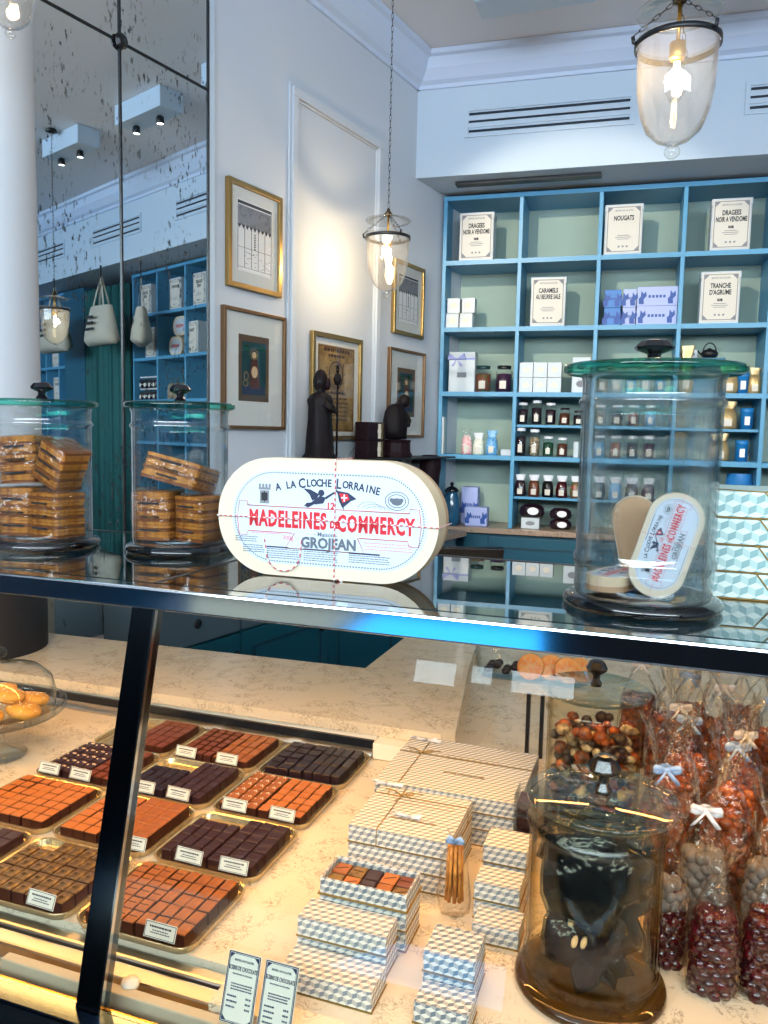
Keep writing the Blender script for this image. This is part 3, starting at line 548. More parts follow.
# front row
tray(C3, RY[0], TW, TD, 'metal tray of orange-brown chocolates, nearest the price cards')
fill(C3+I, RY[0]+I, .082, .142, 4, 5, 'milk_chocolate', 'line', 'lined milk square, front right tray', 'lined milk squares in the front right tray')
fill(C3+I+.085, RY[0]+I, .082, .142, 4, 5, 'milk_chocolate', 'none', 'plain milk oblong, front right tray', 'plain milk oblongs in the front right tray', h=.021)
tray(C2, RY[0], TW, TD, 'metal tray of swirled olive-brown pralines left of the chrome post')
fill(C2+I, RY[0]+I, .167, .142, 7, 5, 'praline_chocolate', 'swirl', 'swirled praline, front tray left of post', 'swirled pralines in the front tray', skip=((0, 4), (1, 4)), gap=.0028)
tray(C1, RY[0], TW, TD, 'metal tray of dark chocolates cut by the left edge, front row')
fill(C1+I, RY[0]+I, .167, .142, 7, 5, 'dark_chocolate', 'none', 'dark square, front tray at photo edge', 'dark squares in the cut-off front tray')
# second row
tray(C1, RY[1], TW, TD, 'metal tray of orange-brown squares at the left edge, second row')
fill(C1+I, RY[1]+I, .167, .142, 7, 6, 'caramel_chocolate', 'none', 'orange-brown square, second-row left tray', 'orange-brown squares in the left tray of the second row')
tray(C2, RY[1], TW, TD, 'metal tray of caramel slabs crossed by the chrome post')
fill(C2+I, RY[1]+I, .078, .142, 3, 6, 'caramel_chocolate', 'none', 'small caramel square, tray crossed by post', 'small caramel squares in the tray crossed by the post')
fill(C2+I+.084, RY[1]+I, .083, .142, 3, 5, 'milk_chocolate', 'none', 'tight slab piece, tray crossed by post', 'tight slab pieces in the tray crossed by the post', gap=.0005, jit=.0001, h=.022)
tray(C3, RY[1], TW, TD, 'metal tray of dark chocolates with two cards, behind the front right tray')
fill(C3+I, RY[1]+I, .084, .142, 4, 5, 'dark_chocolate', 'none', 'dark oblong, second-row right tray', 'dark oblongs in the second-row tray', skip=((0, 4), (1, 4), (2, 4), (3, 4)), h=.020)
fill(C3+I+.087, RY[1]+I, .080, .142, 3, 6, 'dark_chocolate', 'line', 'lined dark square, second-row right tray', 'dark squares in the second-row tray', h=.020)
# third row
tray(C1, RY[2], TW, TD, 'metal tray of nut-topped dark chocolates, third row left')
fill(C1+I, RY[2]+I, .098, .142, 4, 5, 'dark_chocolate', 'nuts', 'nut-topped dark square, third-row left tray', 'nut-topped dark squares')
fill(C1+I+.101, RY[2]+I, .066, .142, 3, 5, 'brown_chocolate', 'none', 'brown bar piece beside nut-topped squares', 'brown bar pieces beside the nut-topped squares')
tray(C2, RY[2], TW, TD, 'metal tray of black squares with a bare back corner, right of the post')
fill(C2+I, RY[2]+I, .084, .142, 4, 6, 'black_chocolate', 'none', 'near-black square, bare-cornered tray', 'near-black squares, low block', skip=tuple((i, j) for i in range(4) for j in (4, 5)))
fill(C2+I+.086, RY[2]+I, .081, .142, 4, 6, 'dark_chocolate', 'none', 'dark square, bare-cornered tray', 'dark squares, right block')
tray(C3, RY[2], TW, TD, 'metal tray of salted and plain caramel chocolates, third row right')
fill(C3+I, RY[2]+I, .076, .142, 3, 6, 'milk_chocolate', 'salt', 'flake-topped square, third-row right tray', 'flake-topped chocolates')
fill(C3+I+.079, RY[2]+I, .088, .142, 4, 6, 'caramel_chocolate', 'none', 'smooth caramel square, third-row right tray', 'smooth caramel squares in the third row')
# back row
tray(C1, RY[3], TW, TD, 'metal tray half empty with brown fingers on its right, back row')
fill(C1+I+.078, RY[3]+I, .088, .142, 4, 5, 'brown_chocolate', 'none', 'long brown finger, half-empty back tray', 'brown fingers in the half-empty tray', gap=.0006)
tray(C2, RY[3], TW, TD, 'metal tray of mid-brown squares and fingers, middle of the back row')
fill(C2+I, RY[3]+I, .082, .142, 4, 6, 'brown_chocolate', 'none', 'mid-brown square, middle back tray', 'mid-brown squares in the back row')
fill(C2+I+.085, RY[3]+I, .082, .142, 4, 4, 'milk_chocolate', 'none', 'mid-brown finger, middle back tray', 'mid-brown fingers in the back row', gap=.0008)
tray(C3, RY[3], TW, TD, 'metal tray of near-black slabs and fingers, right end of the back row')
fill(C3+I, RY[3]+I, .084, .142, 3, 5, 'black_chocolate', 'none', 'near-black slab, right back tray', 'near-black slabs in the right back tray')
fill(C3+I+.088, RY[3]+I, .079, .142, 4, 3, 'black_chocolate', 'none', 'near-black finger, right back tray', 'near-black fingers in the right back tray', h=.022)
PIECES.sort(key=lambda p: p[0])
rest = MB(); RM = ['chocolate_side', 'black_chocolate', 'brown_chocolate', 'milk_chocolate', 'dark_chocolate', 'caramel_chocolate', 'praline_chocolate']
for n_, (ds, x, y, a, kind, w, d, h, deco, label, group) in enumerate(PIECES):
    if n_ < 290:
        o = choc_piece(kind, w, d, h, deco); o.location = (x, y, ZT+.0012); o.rotation_euler = (0, 0, a); tag(o, label, 'chocolate', group)
    else:
        T = Matrix.Translation((x, y, ZT+.0012)) @ Matrix.Rotation(a, 4, 'Z'); hw, hd, b = w/2, d/2, .0014
        si = 0 if kind in ('milk_chocolate', 'brown_chocolate', 'caramel_chocolate', 'praline_chocolate') else RM.index(kind); rest.slab([(-hw, -hd), (hw, -hd), (hw, hd), (-hw, hd)], 0, h-.0014, si, T)
        rest.slab([(-hw+b, -hd+b), (hw-b, -hd+b), (hw-b, hd-b), (-hw+b, hd-b)], h-.0014, h, RM.index(kind), T)
rest.build('chocolates', RM, label='rows of small brown and near-black chocolates in the rearmost trays', cat='chocolates', kind='stuff')
# name cards clipped to the trays
def card(x, y, what, w=.050, h=.021):
    m = MB(); m.box(-w/2, w/2, 0, .0010, 0, h)
    c = m.build('name_card', 'paper_card', T=MT((x, y, ZT+.0135), R(random.uniform(-3, 3)), R(-22)), label=what, cat='card')
    q = MB(); ring(q, [(-w/2+.001, .001), (w/2-.001, .001), (w/2-.001, h-.001), (-w/2+.001, h-.001)], [(-w/2+.0017, .0017), (w/2-.0017, .0017), (w/2-.0017, h-.0017), (-w/2+.0017, h-.0017)], -.0005, -.0001); q.build('border', 'ink', c)
    q = MB(); rg = random.Random(int(x*1000))
    for k, (ww, z, t) in enumerate(((.7, .0135, .0022), (.5, .0095, .0012), (.62, .0065, .0012))):
        xx = -w*ww/2
        while xx < w*ww/2: l = rg.uniform(.0012, .0042); q.box(xx, min(xx+l, w*ww/2), -.0005, -.0001, z, z+t); xx += l+.0009
    q.build('lettering', 'ink', c); return c
for x, r_, w_ in ((-.613, 0, 'white name card on the front right tray of orange-brown chocolates'), (-.815, 0, 'white name card on the swirled praline tray'), (-.793, 1, 'white name card on the caramel slab tray right of the post'),
                (-.686, 1, 'white name card, left one on the dark tray behind the front right tray'), (-.605, 1, 'white name card, right one on the dark tray behind the front right tray'),
                (-1.128, 2, 'white name card under the nut-topped chocolates, left one'), (-1.052, 2, 'white name card under the nut-topped chocolates, right one'), (-.905, 2, 'white name card on the black-square tray, left one by the post'), (-.828, 2, 'white name card on the black-square tray, right one'),
                (-.708, 2, 'white name card below the flake-topped chocolates'), (-.612, 2, 'white name card below the smooth caramel squares'), (-.925, 3, 'white name card on the middle back tray, left one'), (-.826, 3, 'white name card on the middle back tray, right one')):
    card(x, RY[r_]+.0035, w_)
# price cards for the chocolate boxes
def price_card(x, lines, what):
    w, h = .044, .079
    c = MB().box(-w/2, w/2, 0, .0012, 0, h).build('price_card', 'paper_card', T=MT((x, .776, .7955), 0, R(-19)), label=what, cat='card', group=None)
    q = MB(); e = lambda a: [(-w/2+a, a), (w/2-a, a), (w/2-a, h-a), (-w/2+a, h-a)]
    ring(q, e(.0008), e(.0018), -.0006, -.0001); ring(q, e(.0026), e(.0031), -.0006, -.0001)
    for sx_ in (-1, 1):
        for z in (0, 1):
            X, Z = sx_*(w/2-.0028), (.0028 if z == 0 else h-.0028); dz = 1 if z == 0 else -1
            q.prism([(X, Z), (X-sx_*.006, Z), (X, Z+dz*.006)][::(1 if sx_*dz < 0 else -1)], -.0007, -.0001)
    q.build('border', 'navy_ink', c)
    P = lambda z: Matrix.Translation((0, -.0003, z)) @ FACE
    writing('lettering', 'ECRINS DE CHOCOLATS', .0068, 'navy_ink', c, P(h-.0185), .00012, sx=.50)
    writing('lettering', 'MAITRE CHOCOLATIER', .0034, 'navy_ink', c, P(h-.0095), .00003, sx=.72)
    writing('lettering', 'Assortiment de chocolats', .0030, 'navy_ink', c, P(h-.0245), .00002, sx=.85)
    q = MB(); rg = random.Random(int(x*999))
    for z in (h-.036, h-.039, h-.042):
        xx = -.013
        while xx < .013: l = rg.uniform(.001, .003); q.box(xx, xx+l, -.0006, -.0001, z, z+.0013); xx += l+.0007
    for k in range(lines):
        z = h-.050-k*.0058
        xx = -.016
        while xx < -.004: l = rg.uniform(.001, .003); q.box(xx, xx+l, -.0006, -.0001, z, z+.0018); xx += l+.0006
        q.box(.009, .0105, -.0006, -.0001, z, z+.002).box(.0112, .0127, -.0006, -.0001, z, z+.002).box(.0137, .0155, -.0006, -.0001, z, z+.002)
    q.build('price_rows', 'navy_ink', c); return c
price_card(-.449, 3, 'white price card with three rows of prices, left of the pair')
price_card(-.399, 4, 'white price card with four rows of prices, right of the pair')
# ================================================================== cube-patterned boxes
def paper_box(x0, x1, y0, y1, z0, h, label, m='cube_paper', group=None, lip=True, cat='box'):
    b = thing('chocolate_box', label, cat, loc=((x0+x1)/2, (y0+y1)/2, z0), group=group); w, d = (x1-x0), (y1-y0)
    if lip: MB().box(-w/2-.0015, w/2+.0015, -d/2-.0015, d/2+.0015, 0, .0012).build('gilt_base', 'gold_cord', b)
    q = MB(); q.box(-w/2, w/2, -d/2, d/2, .0015, h-.0005)
    q.build('patterned_lid', m, b, bev=.0006); return b
Z0 = .7987; BH = .0275; BS = .0285
paper_box(-.428, -.303, .848, .902, Z0, BH, 'cube-patterned chocolate box alone on the marble behind the price cards')
for k in range(2): paper_box(-.434, -.308, .914, .960, Z0+k*BS, BH, ['cube-patterned box, lower of the two behind the front box', 'cube-patterned box, upper of the two in front of the open box'][k])
for k in range(2): paper_box(-.428, -.300, .972, 1.036, Z0+k*BS, BH, ['cube-patterned box, lowest of the stack under the open box', 'cube-patterned box directly under the open box of chocolates'][k])
# open box with its chocolates
ob = thing('open_chocolate_box', 'open cube-patterned box showing two rows of chocolates', 'box', loc=(-.3635, .972, Z0+2*BS))
w, d = .127, .062
MB().box(-w/2-.003, w/2+.003, -.003, d+.003, 0, .0014).build('gilt_base', 'gold_cord', ob)
m = MB(); m.box(-w/2, w/2, 0, .0018, .0016, .024).box(-w/2, w/2, d-.0018, d, .0016, .024).box(-w/2, -w/2+.0018, .0018, d-.0018, .0016, .024).box(w/2-.0018, w/2, .0018, d-.0018, .0016, .024); m.build('box_wall', 'cube_paper_grey', ob)
rg = random.Random(3)
OK_ = [['praline_chocolate', 'caramel_chocolate', 'dark_chocolate', 'milk_chocolate', 'praline_chocolate'], ['milk_chocolate', 'praline_chocolate', 'dark_chocolate', 'caramel_chocolate', 'brown_chocolate']]
for j in range(2):
    for i in range(5):
        k = OK_[j][i]; o = choc_piece(k, .0225, .0265, .014, ('none', 'cross', 'line')[(i+j) % 3]); o.location = (-.3635-.0485+i*.0243, .972+.0165+j*.029, Z0+2*BS+.0025); o.rotation_euler = (0, 0, rg.uniform(-.05, .05))
        tag(o, '%s chocolate in the open box, %s from its left end, %s row' % ({'praline_chocolate': 'olive-brown', 'caramel_chocolate': 'caramel-brown', 'dark_chocolate': 'dark', 'milk_chocolate': 'orange-brown', 'brown_chocolate': 'mid-brown'}[k], ['first', 'second', 'third', 'fourth', 'fifth'][i], ['front', 'back'][j]), 'chocolate', 'chocolates in the open box')
# small boxes
paper_box(-.251, -.184, .853, .896, Z0, BH, 'small cube-patterned box alone at the bottom edge left of the near jar', 'cube_paper_grey')
for k in range(2): paper_box(-.256, -.190, .907, .968, Z0+k*BS, BH, ['small cube-patterned box, lower of the pair left of the near jar foot', 'small cube-patterned box, upper of the pair left of the near jar foot'][k], 'cube_paper_grey')
paper_box(-.222, -.157, 1.030, 1.078, Z0, BH, 'small cube-patterned box on the marble against the near jar')
for k in range(2): paper_box(-.232, -.166, 1.084, 1.132, Z0+k*BS, BH, ['small cube-patterned box, lower of two behind the single one by the jar', 'small cube-patterned box, upper of two behind the single one by the jar'][k])
for k in range(3): paper_box(-.232, -.166, 1.138, 1.198, Z0+k*BS, BH, ['small cube-patterned box, lowest of three by the bag with a bow', 'small cube-patterned box, middle of three by the bag with a bow', 'small cube-patterned box, topmost of three by the bag with a bow'][k])
# large gift boxes
for k in range(3): B1 = paper_box(-.444, -.280, 1.118, 1.272, Z0+k*.0288, .0283, ['large cube-patterned gift box, lowest of the near stack', 'large cube-patterned gift box, middle of the near stack', 'large cube-patterned gift box with a bow, topmost of the near stack'][k])
for k in range(3): B2 = paper_box(-.462, -.205, 1.286, 1.512, Z0+k*.0288, .0283, ['widest cube-patterned gift box, lowest of the rear stack', 'widest cube-patterned gift box, middle of the rear stack', 'widest cube-patterned gift box with a gold bow, topmost of the rear stack'][k])
TOP = Matrix.Identity(4)
for B, (w, d), bxp in ((B1, (.164, .154), (-.035, .045)), (B2, (.257, .226), (-.085, .03))):
    q = MB(); z = .029
    q.tube([(-w/2, bxp[1], z), (w/2, bxp[1], z), (w/2+.0008, bxp[1], .002)], .0008, 5); q.tube([(bxp[0], -d/2-.0008, .002), (bxp[0], -d/2, z), (bxp[0], d/2, z)], .0008, 5)
    for sg in (-1, 1):
        q.tube([(bxp[0]+sg*.022*math.sin(t*math.pi)*(1 if t < .5 else 1), bxp[1]+.008*math.sin(2*math.pi*t)+sg*.004*t, z+.002+.004*math.sin(math.pi*t)) for t in [k/12 for k in range(13)]], .0008, 5)
        q.tube([(bxp[0], bxp[1], z+.001), (bxp[0]+sg*.02, bxp[1]+.014, z+.002), (bxp[0]+sg*.034, bxp[1]+.018, z+.001)], .0008, 5)
    q.build('gold_cord_bow', 'gold_cord', B)
    q = MB(); lx, ly = (.01, -.03) if B is B1 else (.015, -.035)
    ring(q, [(lx-.05, ly-.007), (lx+.05, ly-.007), (lx+.05, ly+.007), (lx-.05, ly+.007)], [(lx-.049, ly-.006), (lx+.049, ly-.006), (lx+.049, ly+.006), (lx-.049, ly+.006)], -.0287, -.0284, 0, Matrix.Rotation(R(-90), 4, 'X') @ Matrix.Scale(-1, 4, (0, 0, 1)))
    q.build('label_border', 'gold_cord', B)
    writing('lettering', 'MAITRE CHOCOLATIER', .0085, 'gold_cord', B, Matrix.Translation((lx, ly, .0285)), .0001, sx=.85)
# white cellophane scraps of ribbon lying on the gift boxes
def wrap_knot(x, y, z, label):
    q = MB(); rg = random.Random(int(x*500))
    for k in range(5):
        a = rg.uniform(-.6, .6)+(0 if k % 2 else math.pi); l = rg.uniform(.02, .035)
        q.add([(0, 0, 0), (math.cos(a)*l, math.sin(a)*l*.5, .003), (math.cos(a+.35)*l, math.sin(a+.35)*l*.5, .007), (0, .003, .003)], [(0, 1, 2, 3)], 0, None, None, True)
    o = q.build('ribbon_curl', 'ribbon_white', loc=(x, y, z), label=label, cat='ribbon'); s = o.modifiers.new('t', 'SOLIDIFY'); s.thickness = .0006
wrap_knot(-.434, 1.270, Z0+.0875, 'white ribbon curl on the left end of the near gift box stack'); wrap_knot(-.36, 1.17, Z0+.0875, 'white ribbon curl in the middle of the near gift box')
wrap_knot(-.425, 1.49, Z0+.0875, 'white ribbon curl at the back corner of the rear gift box')
# ------------------------------------------------------------------ cellophane bags
def blob_fn(seed, amp=.12):
    rg = random.Random(seed); ph = [rg.uniform(0, 6.3) for _ in range(6)]
    return lambda a, z: 1+amp*.35*math.sin(5*a+ph[0]+z*40)+amp*.3*math.sin(8*a+ph[1]-z*60)+amp*.25*math.sin(13*a+ph[2]+z*90)
def sweet_bag(x, y, w, h, kind, label, group, bow='ribbon_white', nuts=None, rz=0, z=ZT, seed=1, flare=.05, d=None):
    d = d or w*.8
    b = thing('sweet_bag', label, 'bag', loc=(x, y, z), rz=rz, group=group); rg = random.Random(seed)
    m = MB(); hb = h*.62
    # contents: packed pieces inside a bag-shaped volume
    nrow = int(hb/.0115)
    for j in range(nrow):
        zz = .006+j*.0115; t = zz/hb; f = (1-.25*t**3); nn = 9
        for i in range(nn):
            a = 2*math.pi*(i+.5*(j % 2))/nn; mi = 1 if (nuts and t > .74) else 0
            m.ball((math.cos(a)*(w/2-.008)*f, math.sin(a)*(d/2-.008)*f, zz+rg.uniform(-.002, .002)), rg.uniform(.0085, .0118), mi, None, 7, 5, rg.uniform(.8, 1.1))
    for k in range(7): m.ball((rg.uniform(-w/4, w/4), rg.uniform(-d/4, d/4), hb-.006), .0095, 1 if nuts else 0, None, 7, 5)
    m.lathe([(.001, .003), (.40, .003), (.42, hb*.5), (.34, hb-.008), (.001, hb-.004)], 16, (0, 0, 0), 0, None, w, d)
    m.build('sweets', [kind, nuts or kind], b, kind='stuff')
    f = MB(); prof = [(.36, 0), (.50, .004), (.53, hb*.3), (.53, hb*.6), (.50, hb*.9), (.36, hb*1.12), (.16, h*.84), (.085, h*.88), (.17, h*.93), (.34, h+flare*.5), (.46, h+flare)]
    fn = blob_fn(seed, .22); seg = 30
    vs = []
    for (r, zz) in prof:
        amp = 1 if zz < h*.7 else 2.6
        for k in range(seg):
            a = 2*math.pi*k/seg; q = 1+(fn(a, zz)-1)*amp; c, s = math.cos(a), math.sin(a); e = .75 if zz < hb else 1
            cx = math.copysign(abs(c)**e, c); sy = math.copysign(abs(s)**e, s); top = .012*math.sin(4*a+seed) if zz > h else 0
            vs.append((r*w*q*cx, r*d*q*sy*(1 if zz < h else .55), zz+top))
    fs = [(i*seg+k, i*seg+(k+1) % seg, (i+1)*seg+(k+1) % seg, (i+1)*seg+k) for i in range(len(prof)-1) for k in range(seg)]
    f.add(vs, fs, 0, None, None, True); f.build('cellophane_wrap', 'cellophane', b)
    if bow and seed % 3 != 0:
        r = MB(); zz = h*.88
        r.lathe([(.085*w*1.3, -.004), (.1*w*1.3, 0), (.085*w*1.3, .004)], 14, (0, 0, zz))
        for sg in (-1, 1):
            P = [(0, -.006, zz), (sg*.009, -.010, zz+.004), (sg*.018, -.011, zz+.006), (sg*.021, -.010, zz+.001), (sg*.013, -.008, zz-.003), (0, -.006, zz)]
            r.strip(P, (0, .002, .007)); r.strip([(0, -.008, zz), (sg*.009, -.013, zz-.010), (sg*.017, -.013, zz-.020)], (.006, 0, .002))
        o = r.build('bow', bow, b); s = o.modifiers.new('t', 'SOLIDIFY'); s.thickness = .0007
    return b
FR = 'bags of dark red fruit jellies at the front'
sweet_bag(.088, 1.045, .058, .172, 'red_jelly', 'tall clear bag of deep red jellies, front middle right of the near jar', None, None, 'red_jelly', seed=11, flare=.03)
sweet_bag(.030, 1.085, .056, .185, 'red_jelly', 'clear bag of deep red jellies with grey almonds on top, touching the near jar', None, None, 'almond_grey', seed=12)
sweet_bag(.152, 1.060, .060, .180, 'red_jelly', 'clear bag of deep red jellies at the right edge, front row', None, None, 'red_jelly', seed=13)
sweet_bag(.075, 1.135, .066, .225, 'almond_grey', 'clear bag of grey sugared almonds tied with a wide white bow', None, 'ribbon_white', 'almond_grey', seed=14)
sweet_bag(.160, 1.150, .066, .215, 'almond_grey', 'clear bag of grey sugared almonds with a pale blue bow by the right edge', None, 'ribbon_blue', 'almond_grey', seed=15)
ROWS = [(1.235, [.022, .110, .192]), (1.335, [.040, .125, .212]), (1.435, [.060, .145, .232]), (1.54, [.045, .135, .225, .31]), (1.65, [.03, .125, .22, .315]), (1.76, [-.03, .07, .17, .27, .36])]
rn = ['third row from the front', 'fourth row from the front', 'fifth row from the front', 'sixth row from the front', 'seventh row from the front', 'hindmost row']
pn = ['leftmost', 'second from left', 'third from left', 'fourth from left', 'fifth from left']
for j, (y, xs_) in enumerate(ROWS):
    for i, x in enumerate(xs_):
        k = ['brown_nuts', 'brown_nuts', 'amber', 'brown_nuts'][(i+j) % 4]
        sweet_bag(x, y, .078, .235+.008*((i+j) % 3), k, 'tied clear bag of %s, %s, %s' % ('amber candied fruit' if k == 'amber' else 'brown caramelised nuts', pn[i], rn[j]), 'tied bags filling the right of the case', ['ribbon_blue', 'ribbon_white'][(i+j) % 2], 'amber' if k == 'brown_nuts' and (i*j) % 2 else None, rz=random.uniform(-.4, .4), seed=20+i*7+j)
# small bag of cinnamon sticks leaning on the gift boxes
sb = thing('stick_bag', 'small pointed clear bag of brown sticks with a pale blue bow beside the gift boxes', 'bag', loc=(-.262, 1.085, Z0), rz=.1)
m = MB(); 
for k in range(9): a = 2*math.pi*k/9; m.tube([(.012*math.cos(a), .009*math.sin(a), .02), (.009*math.cos(a), .007*math.sin(a), .105)], .0028, 6)
m.build('sticks', 'waffle', sb)
MB().lathe([(.001, .001), (.020, .002), (.024, .03), (.019, .08), (.005, .112), (.009, .120), (.013, .128)], 20, (0, 0, 0), 0, None, 1, .8, fn=blob_fn(4, .25)).build('cellophane_wrap', 'cellophane', sb)
m = MB()
for sg in (-1, 1): m.strip([(0, -.004, .112), (sg*.008, -.007, .119), (sg*.014, -.007, .112), (0, -.004, .110)], (0, .001, .006))
o = m.build('bow', 'ribbon_blue', sb); o.modifiers.new('t', 'SOLIDIFY').thickness = .0006
# acrylic holder with dark blocks by the jars
ah = thing('acrylic_holder', 'clear upright holder with dark blocks between the gift boxes and the rear jar', 'holder', loc=(-.188, 1.235, Z0))
m = MB(); m.box(-.016, .016, 0, .002, 0, .125).box(-.016, .016, .05, .052, 0, .125).box(-.016, -.014, .002, .05, 0, .125).box(.014, .016, .002, .05, 0, .125); m.build('holder_walls', 'clear_glass', ah)
for k in range(3): bx('block', (-.012, .012, .005, .046, .046+k*.024, .064+k*.024), 'dark_chocolate', ah, bev=.001)
bx('card_insert', (-.012, .012, .005, .046, .002, .042), 'waffle', ah)
# dark upright frame of the rear divider
dv = thing('glass_divider', 'clear divider panel with dark uprights behind the gift boxes', 'divider', loc=(-.262, 1.70, Z0))
for k in (0, .030): bx('upright', (k, k+.008, 0, .012, 0, .14), 'black_metal', dv)
bx('panel', (.008, .030, .004, .007, 0, .14), 'clear_glass', dv)
# container with orange slices
oc = thing('fruit_container', 'clear rounded container of candied fruit on the marble under the glass top', 'container', loc=(-.335, 2.30, Z0))
m = MB(); P = stadium(.34, .16, .05, 5); n = len(P)
vs = [(p[0]*s_, p[1]*s_, z) for s_, z in ((.9, 0), (.96, .01), (1, .062), (1.02, .066)) for p in P]; m.add(vs, [tuple(range(n))[::-1]]+[(i*n+k, i*n+(k+1) % n, (i+1)*n+(k+1) % n, (i+1)*n+k) for i in range(3) for k in range(n)], 0, None, None, True)
m.build('tub', 'clear_glass', oc)
for k, (x, y, ang, nmx) in enumerate(((-.005, -.045, -62, 'round orange slice leaning at the front of the clear container'), (.052, -.03, -55, 'orange slice behind the round one in the clear container'), (.10, -.04, -60, 'orange slice at the right in the clear container'), (.135, -.02, -50, 'orange slice at the right end of the clear container'))):
    o = MB().lathe([(.001, -.003), (.036, -.003), (.039, 0), (.036, .003), (.001, .003)], 24).build('orange_slice', 'orange_slice', T=MT((-.335+x, 2.30+y, Z0+.040), R(10*k), R(-ang)), label=nmx, cat='candied fruit', group=None)
    q = MB()
    for a in range(8): q.box(.004, .027, -.0007, .0007, .0031, .0037, 0, Matrix.Rotation(a*math.pi/4, 4, 'Z'))
    q.build('segment_lines', 'nut', o)
rg = random.Random(9)
for k in range(9):
    MB().ball((0, 0, 0), .013, 0, None, 10, 6, .85).build('candied_prune', 'dark_fruit', loc=(-.335-.13+.026*(k % 4), 2.30-.035+.032*(k//4), Z0+.016+.014*(k % 2)), label='dark candied fruit in the clear container, %s from left, %s row' % (ORD[k % 4], ['front', 'back', 'hindmost'][k//4]), cat='candied fruit', group='dark candied fruits in the container')
# ================================================================== things on the glass top
ZG = 1.2998
def glass_jar(label, x, y, z, r, h, lid_r, name='glass_jar', shell='jar_glass', lid='green_glass', base='jar_base_glass', lid_off=(0, 0), rings=(), knob_s=1.0, knob_h=1.0):
    j = thing(name, label, 'jar', loc=(x, y, z)); t = .0035
    prof = [(r*.98, .016), (r*.995, .020), (r*1.0, .024), (r*1.0, .030)]
    for q in rings: prof += [(r*1.0, h*q-.014), (r*1.0, h*q-.008), (r*1.03, h*q-.0045), (r*1.035, h*q), (r*1.03, h*q+.0035), (r*1.0, h*q+.007), (r*1.0, h*q+.013)]
    prof += [(r*1.0, h*.5), (r*1.0, h*.82), (r*1.0, h*.845), (r*1.03, h*.857), (r*1.045, h*.867), (r*1.03, h*.877), (r*1.0, h*.89), (r*1.0, h*.90), (r*1.0, h*.955), (r*1.02, h*.970), (r*1.03, h*.982)]
    inner = [(max(a-t, .01), b) for a, b in prof[::-1]]
    m = MB(); m.lathe(prof+inner, 56); m.build('jar_body', shell, j)
    m = MB(); m.lathe([(r*.93, .0), (r*1.13, .001), (r*1.16, .006), (r*1.12, .012), (r*1.02, .016), (r*.9, .0165), (.001, .012)], 56); m.lathe([(.001, .0), (r*.93, .0)], 56); m.build('foot', base, j)
    l = MB(); l.lathe([(.001, h*.986), (lid_r-.004, h*.986), (lid_r, h*.986+.0025), (lid_r, h*.986+.008), (lid_r-.004, h*.986+.0105), (.001, h*.986+.0115)], 56, (lid_off[0], lid_off[1], 0))
    lo = l.build('lid', lid, j); zz = h*.986+.0115; k = knob_s
    MB().lathe([(a*k if a > .001 else a, b*knob_h) for a, b in ((.001, 0), (.009, .0), (.010, .003), (.006, .008), (.0065, .012), (.017, .017), (.0185, .020), (.013, .027), (.008, .029), (.001, .0295))], 12, (lid_off[0], lid_off[1], zz), smooth=False).build('knob', 'black_knob', lo)
    return j
BJ = (-.021, .998)
glass_jar('largest clear glass jar with a wide green-edged lid on the glass top at right', -.021, .998, ZG, .080, .279, .103, shell='rippled_jar_glass', rings=(.20,), knob_s=1.25)
glass_jar('clear glass jar of wrapped waffles standing left of the oval box', -.751, 1.118, ZG, .0765, .235, .088)
glass_jar('clear glass jar of wrapped waffles at the left edge, with a green-edged lid', -.980, 1.062, ZG, .0765, .235, .088)
glass_jar('near jar of dark wrapped chocolate bark standing on the marble inside the case', -.060, 1.002, ZT, .083, .248, .094, shell='yellow_jar_glass', lid='pale_green_glass', base='jar_base_amber', lid_off=(.006, 0), rings=(.14,), knob_s=1.1, knob_h=1.7)
glass_jar('rear jar of mixed candied sweets inside the case, behind the near jar', -.096, 1.395, ZT, .080, .264, .092, shell='yellow_jar_glass', lid='pale_green_glass', base='jar_base_amber', knob_h=1.6)
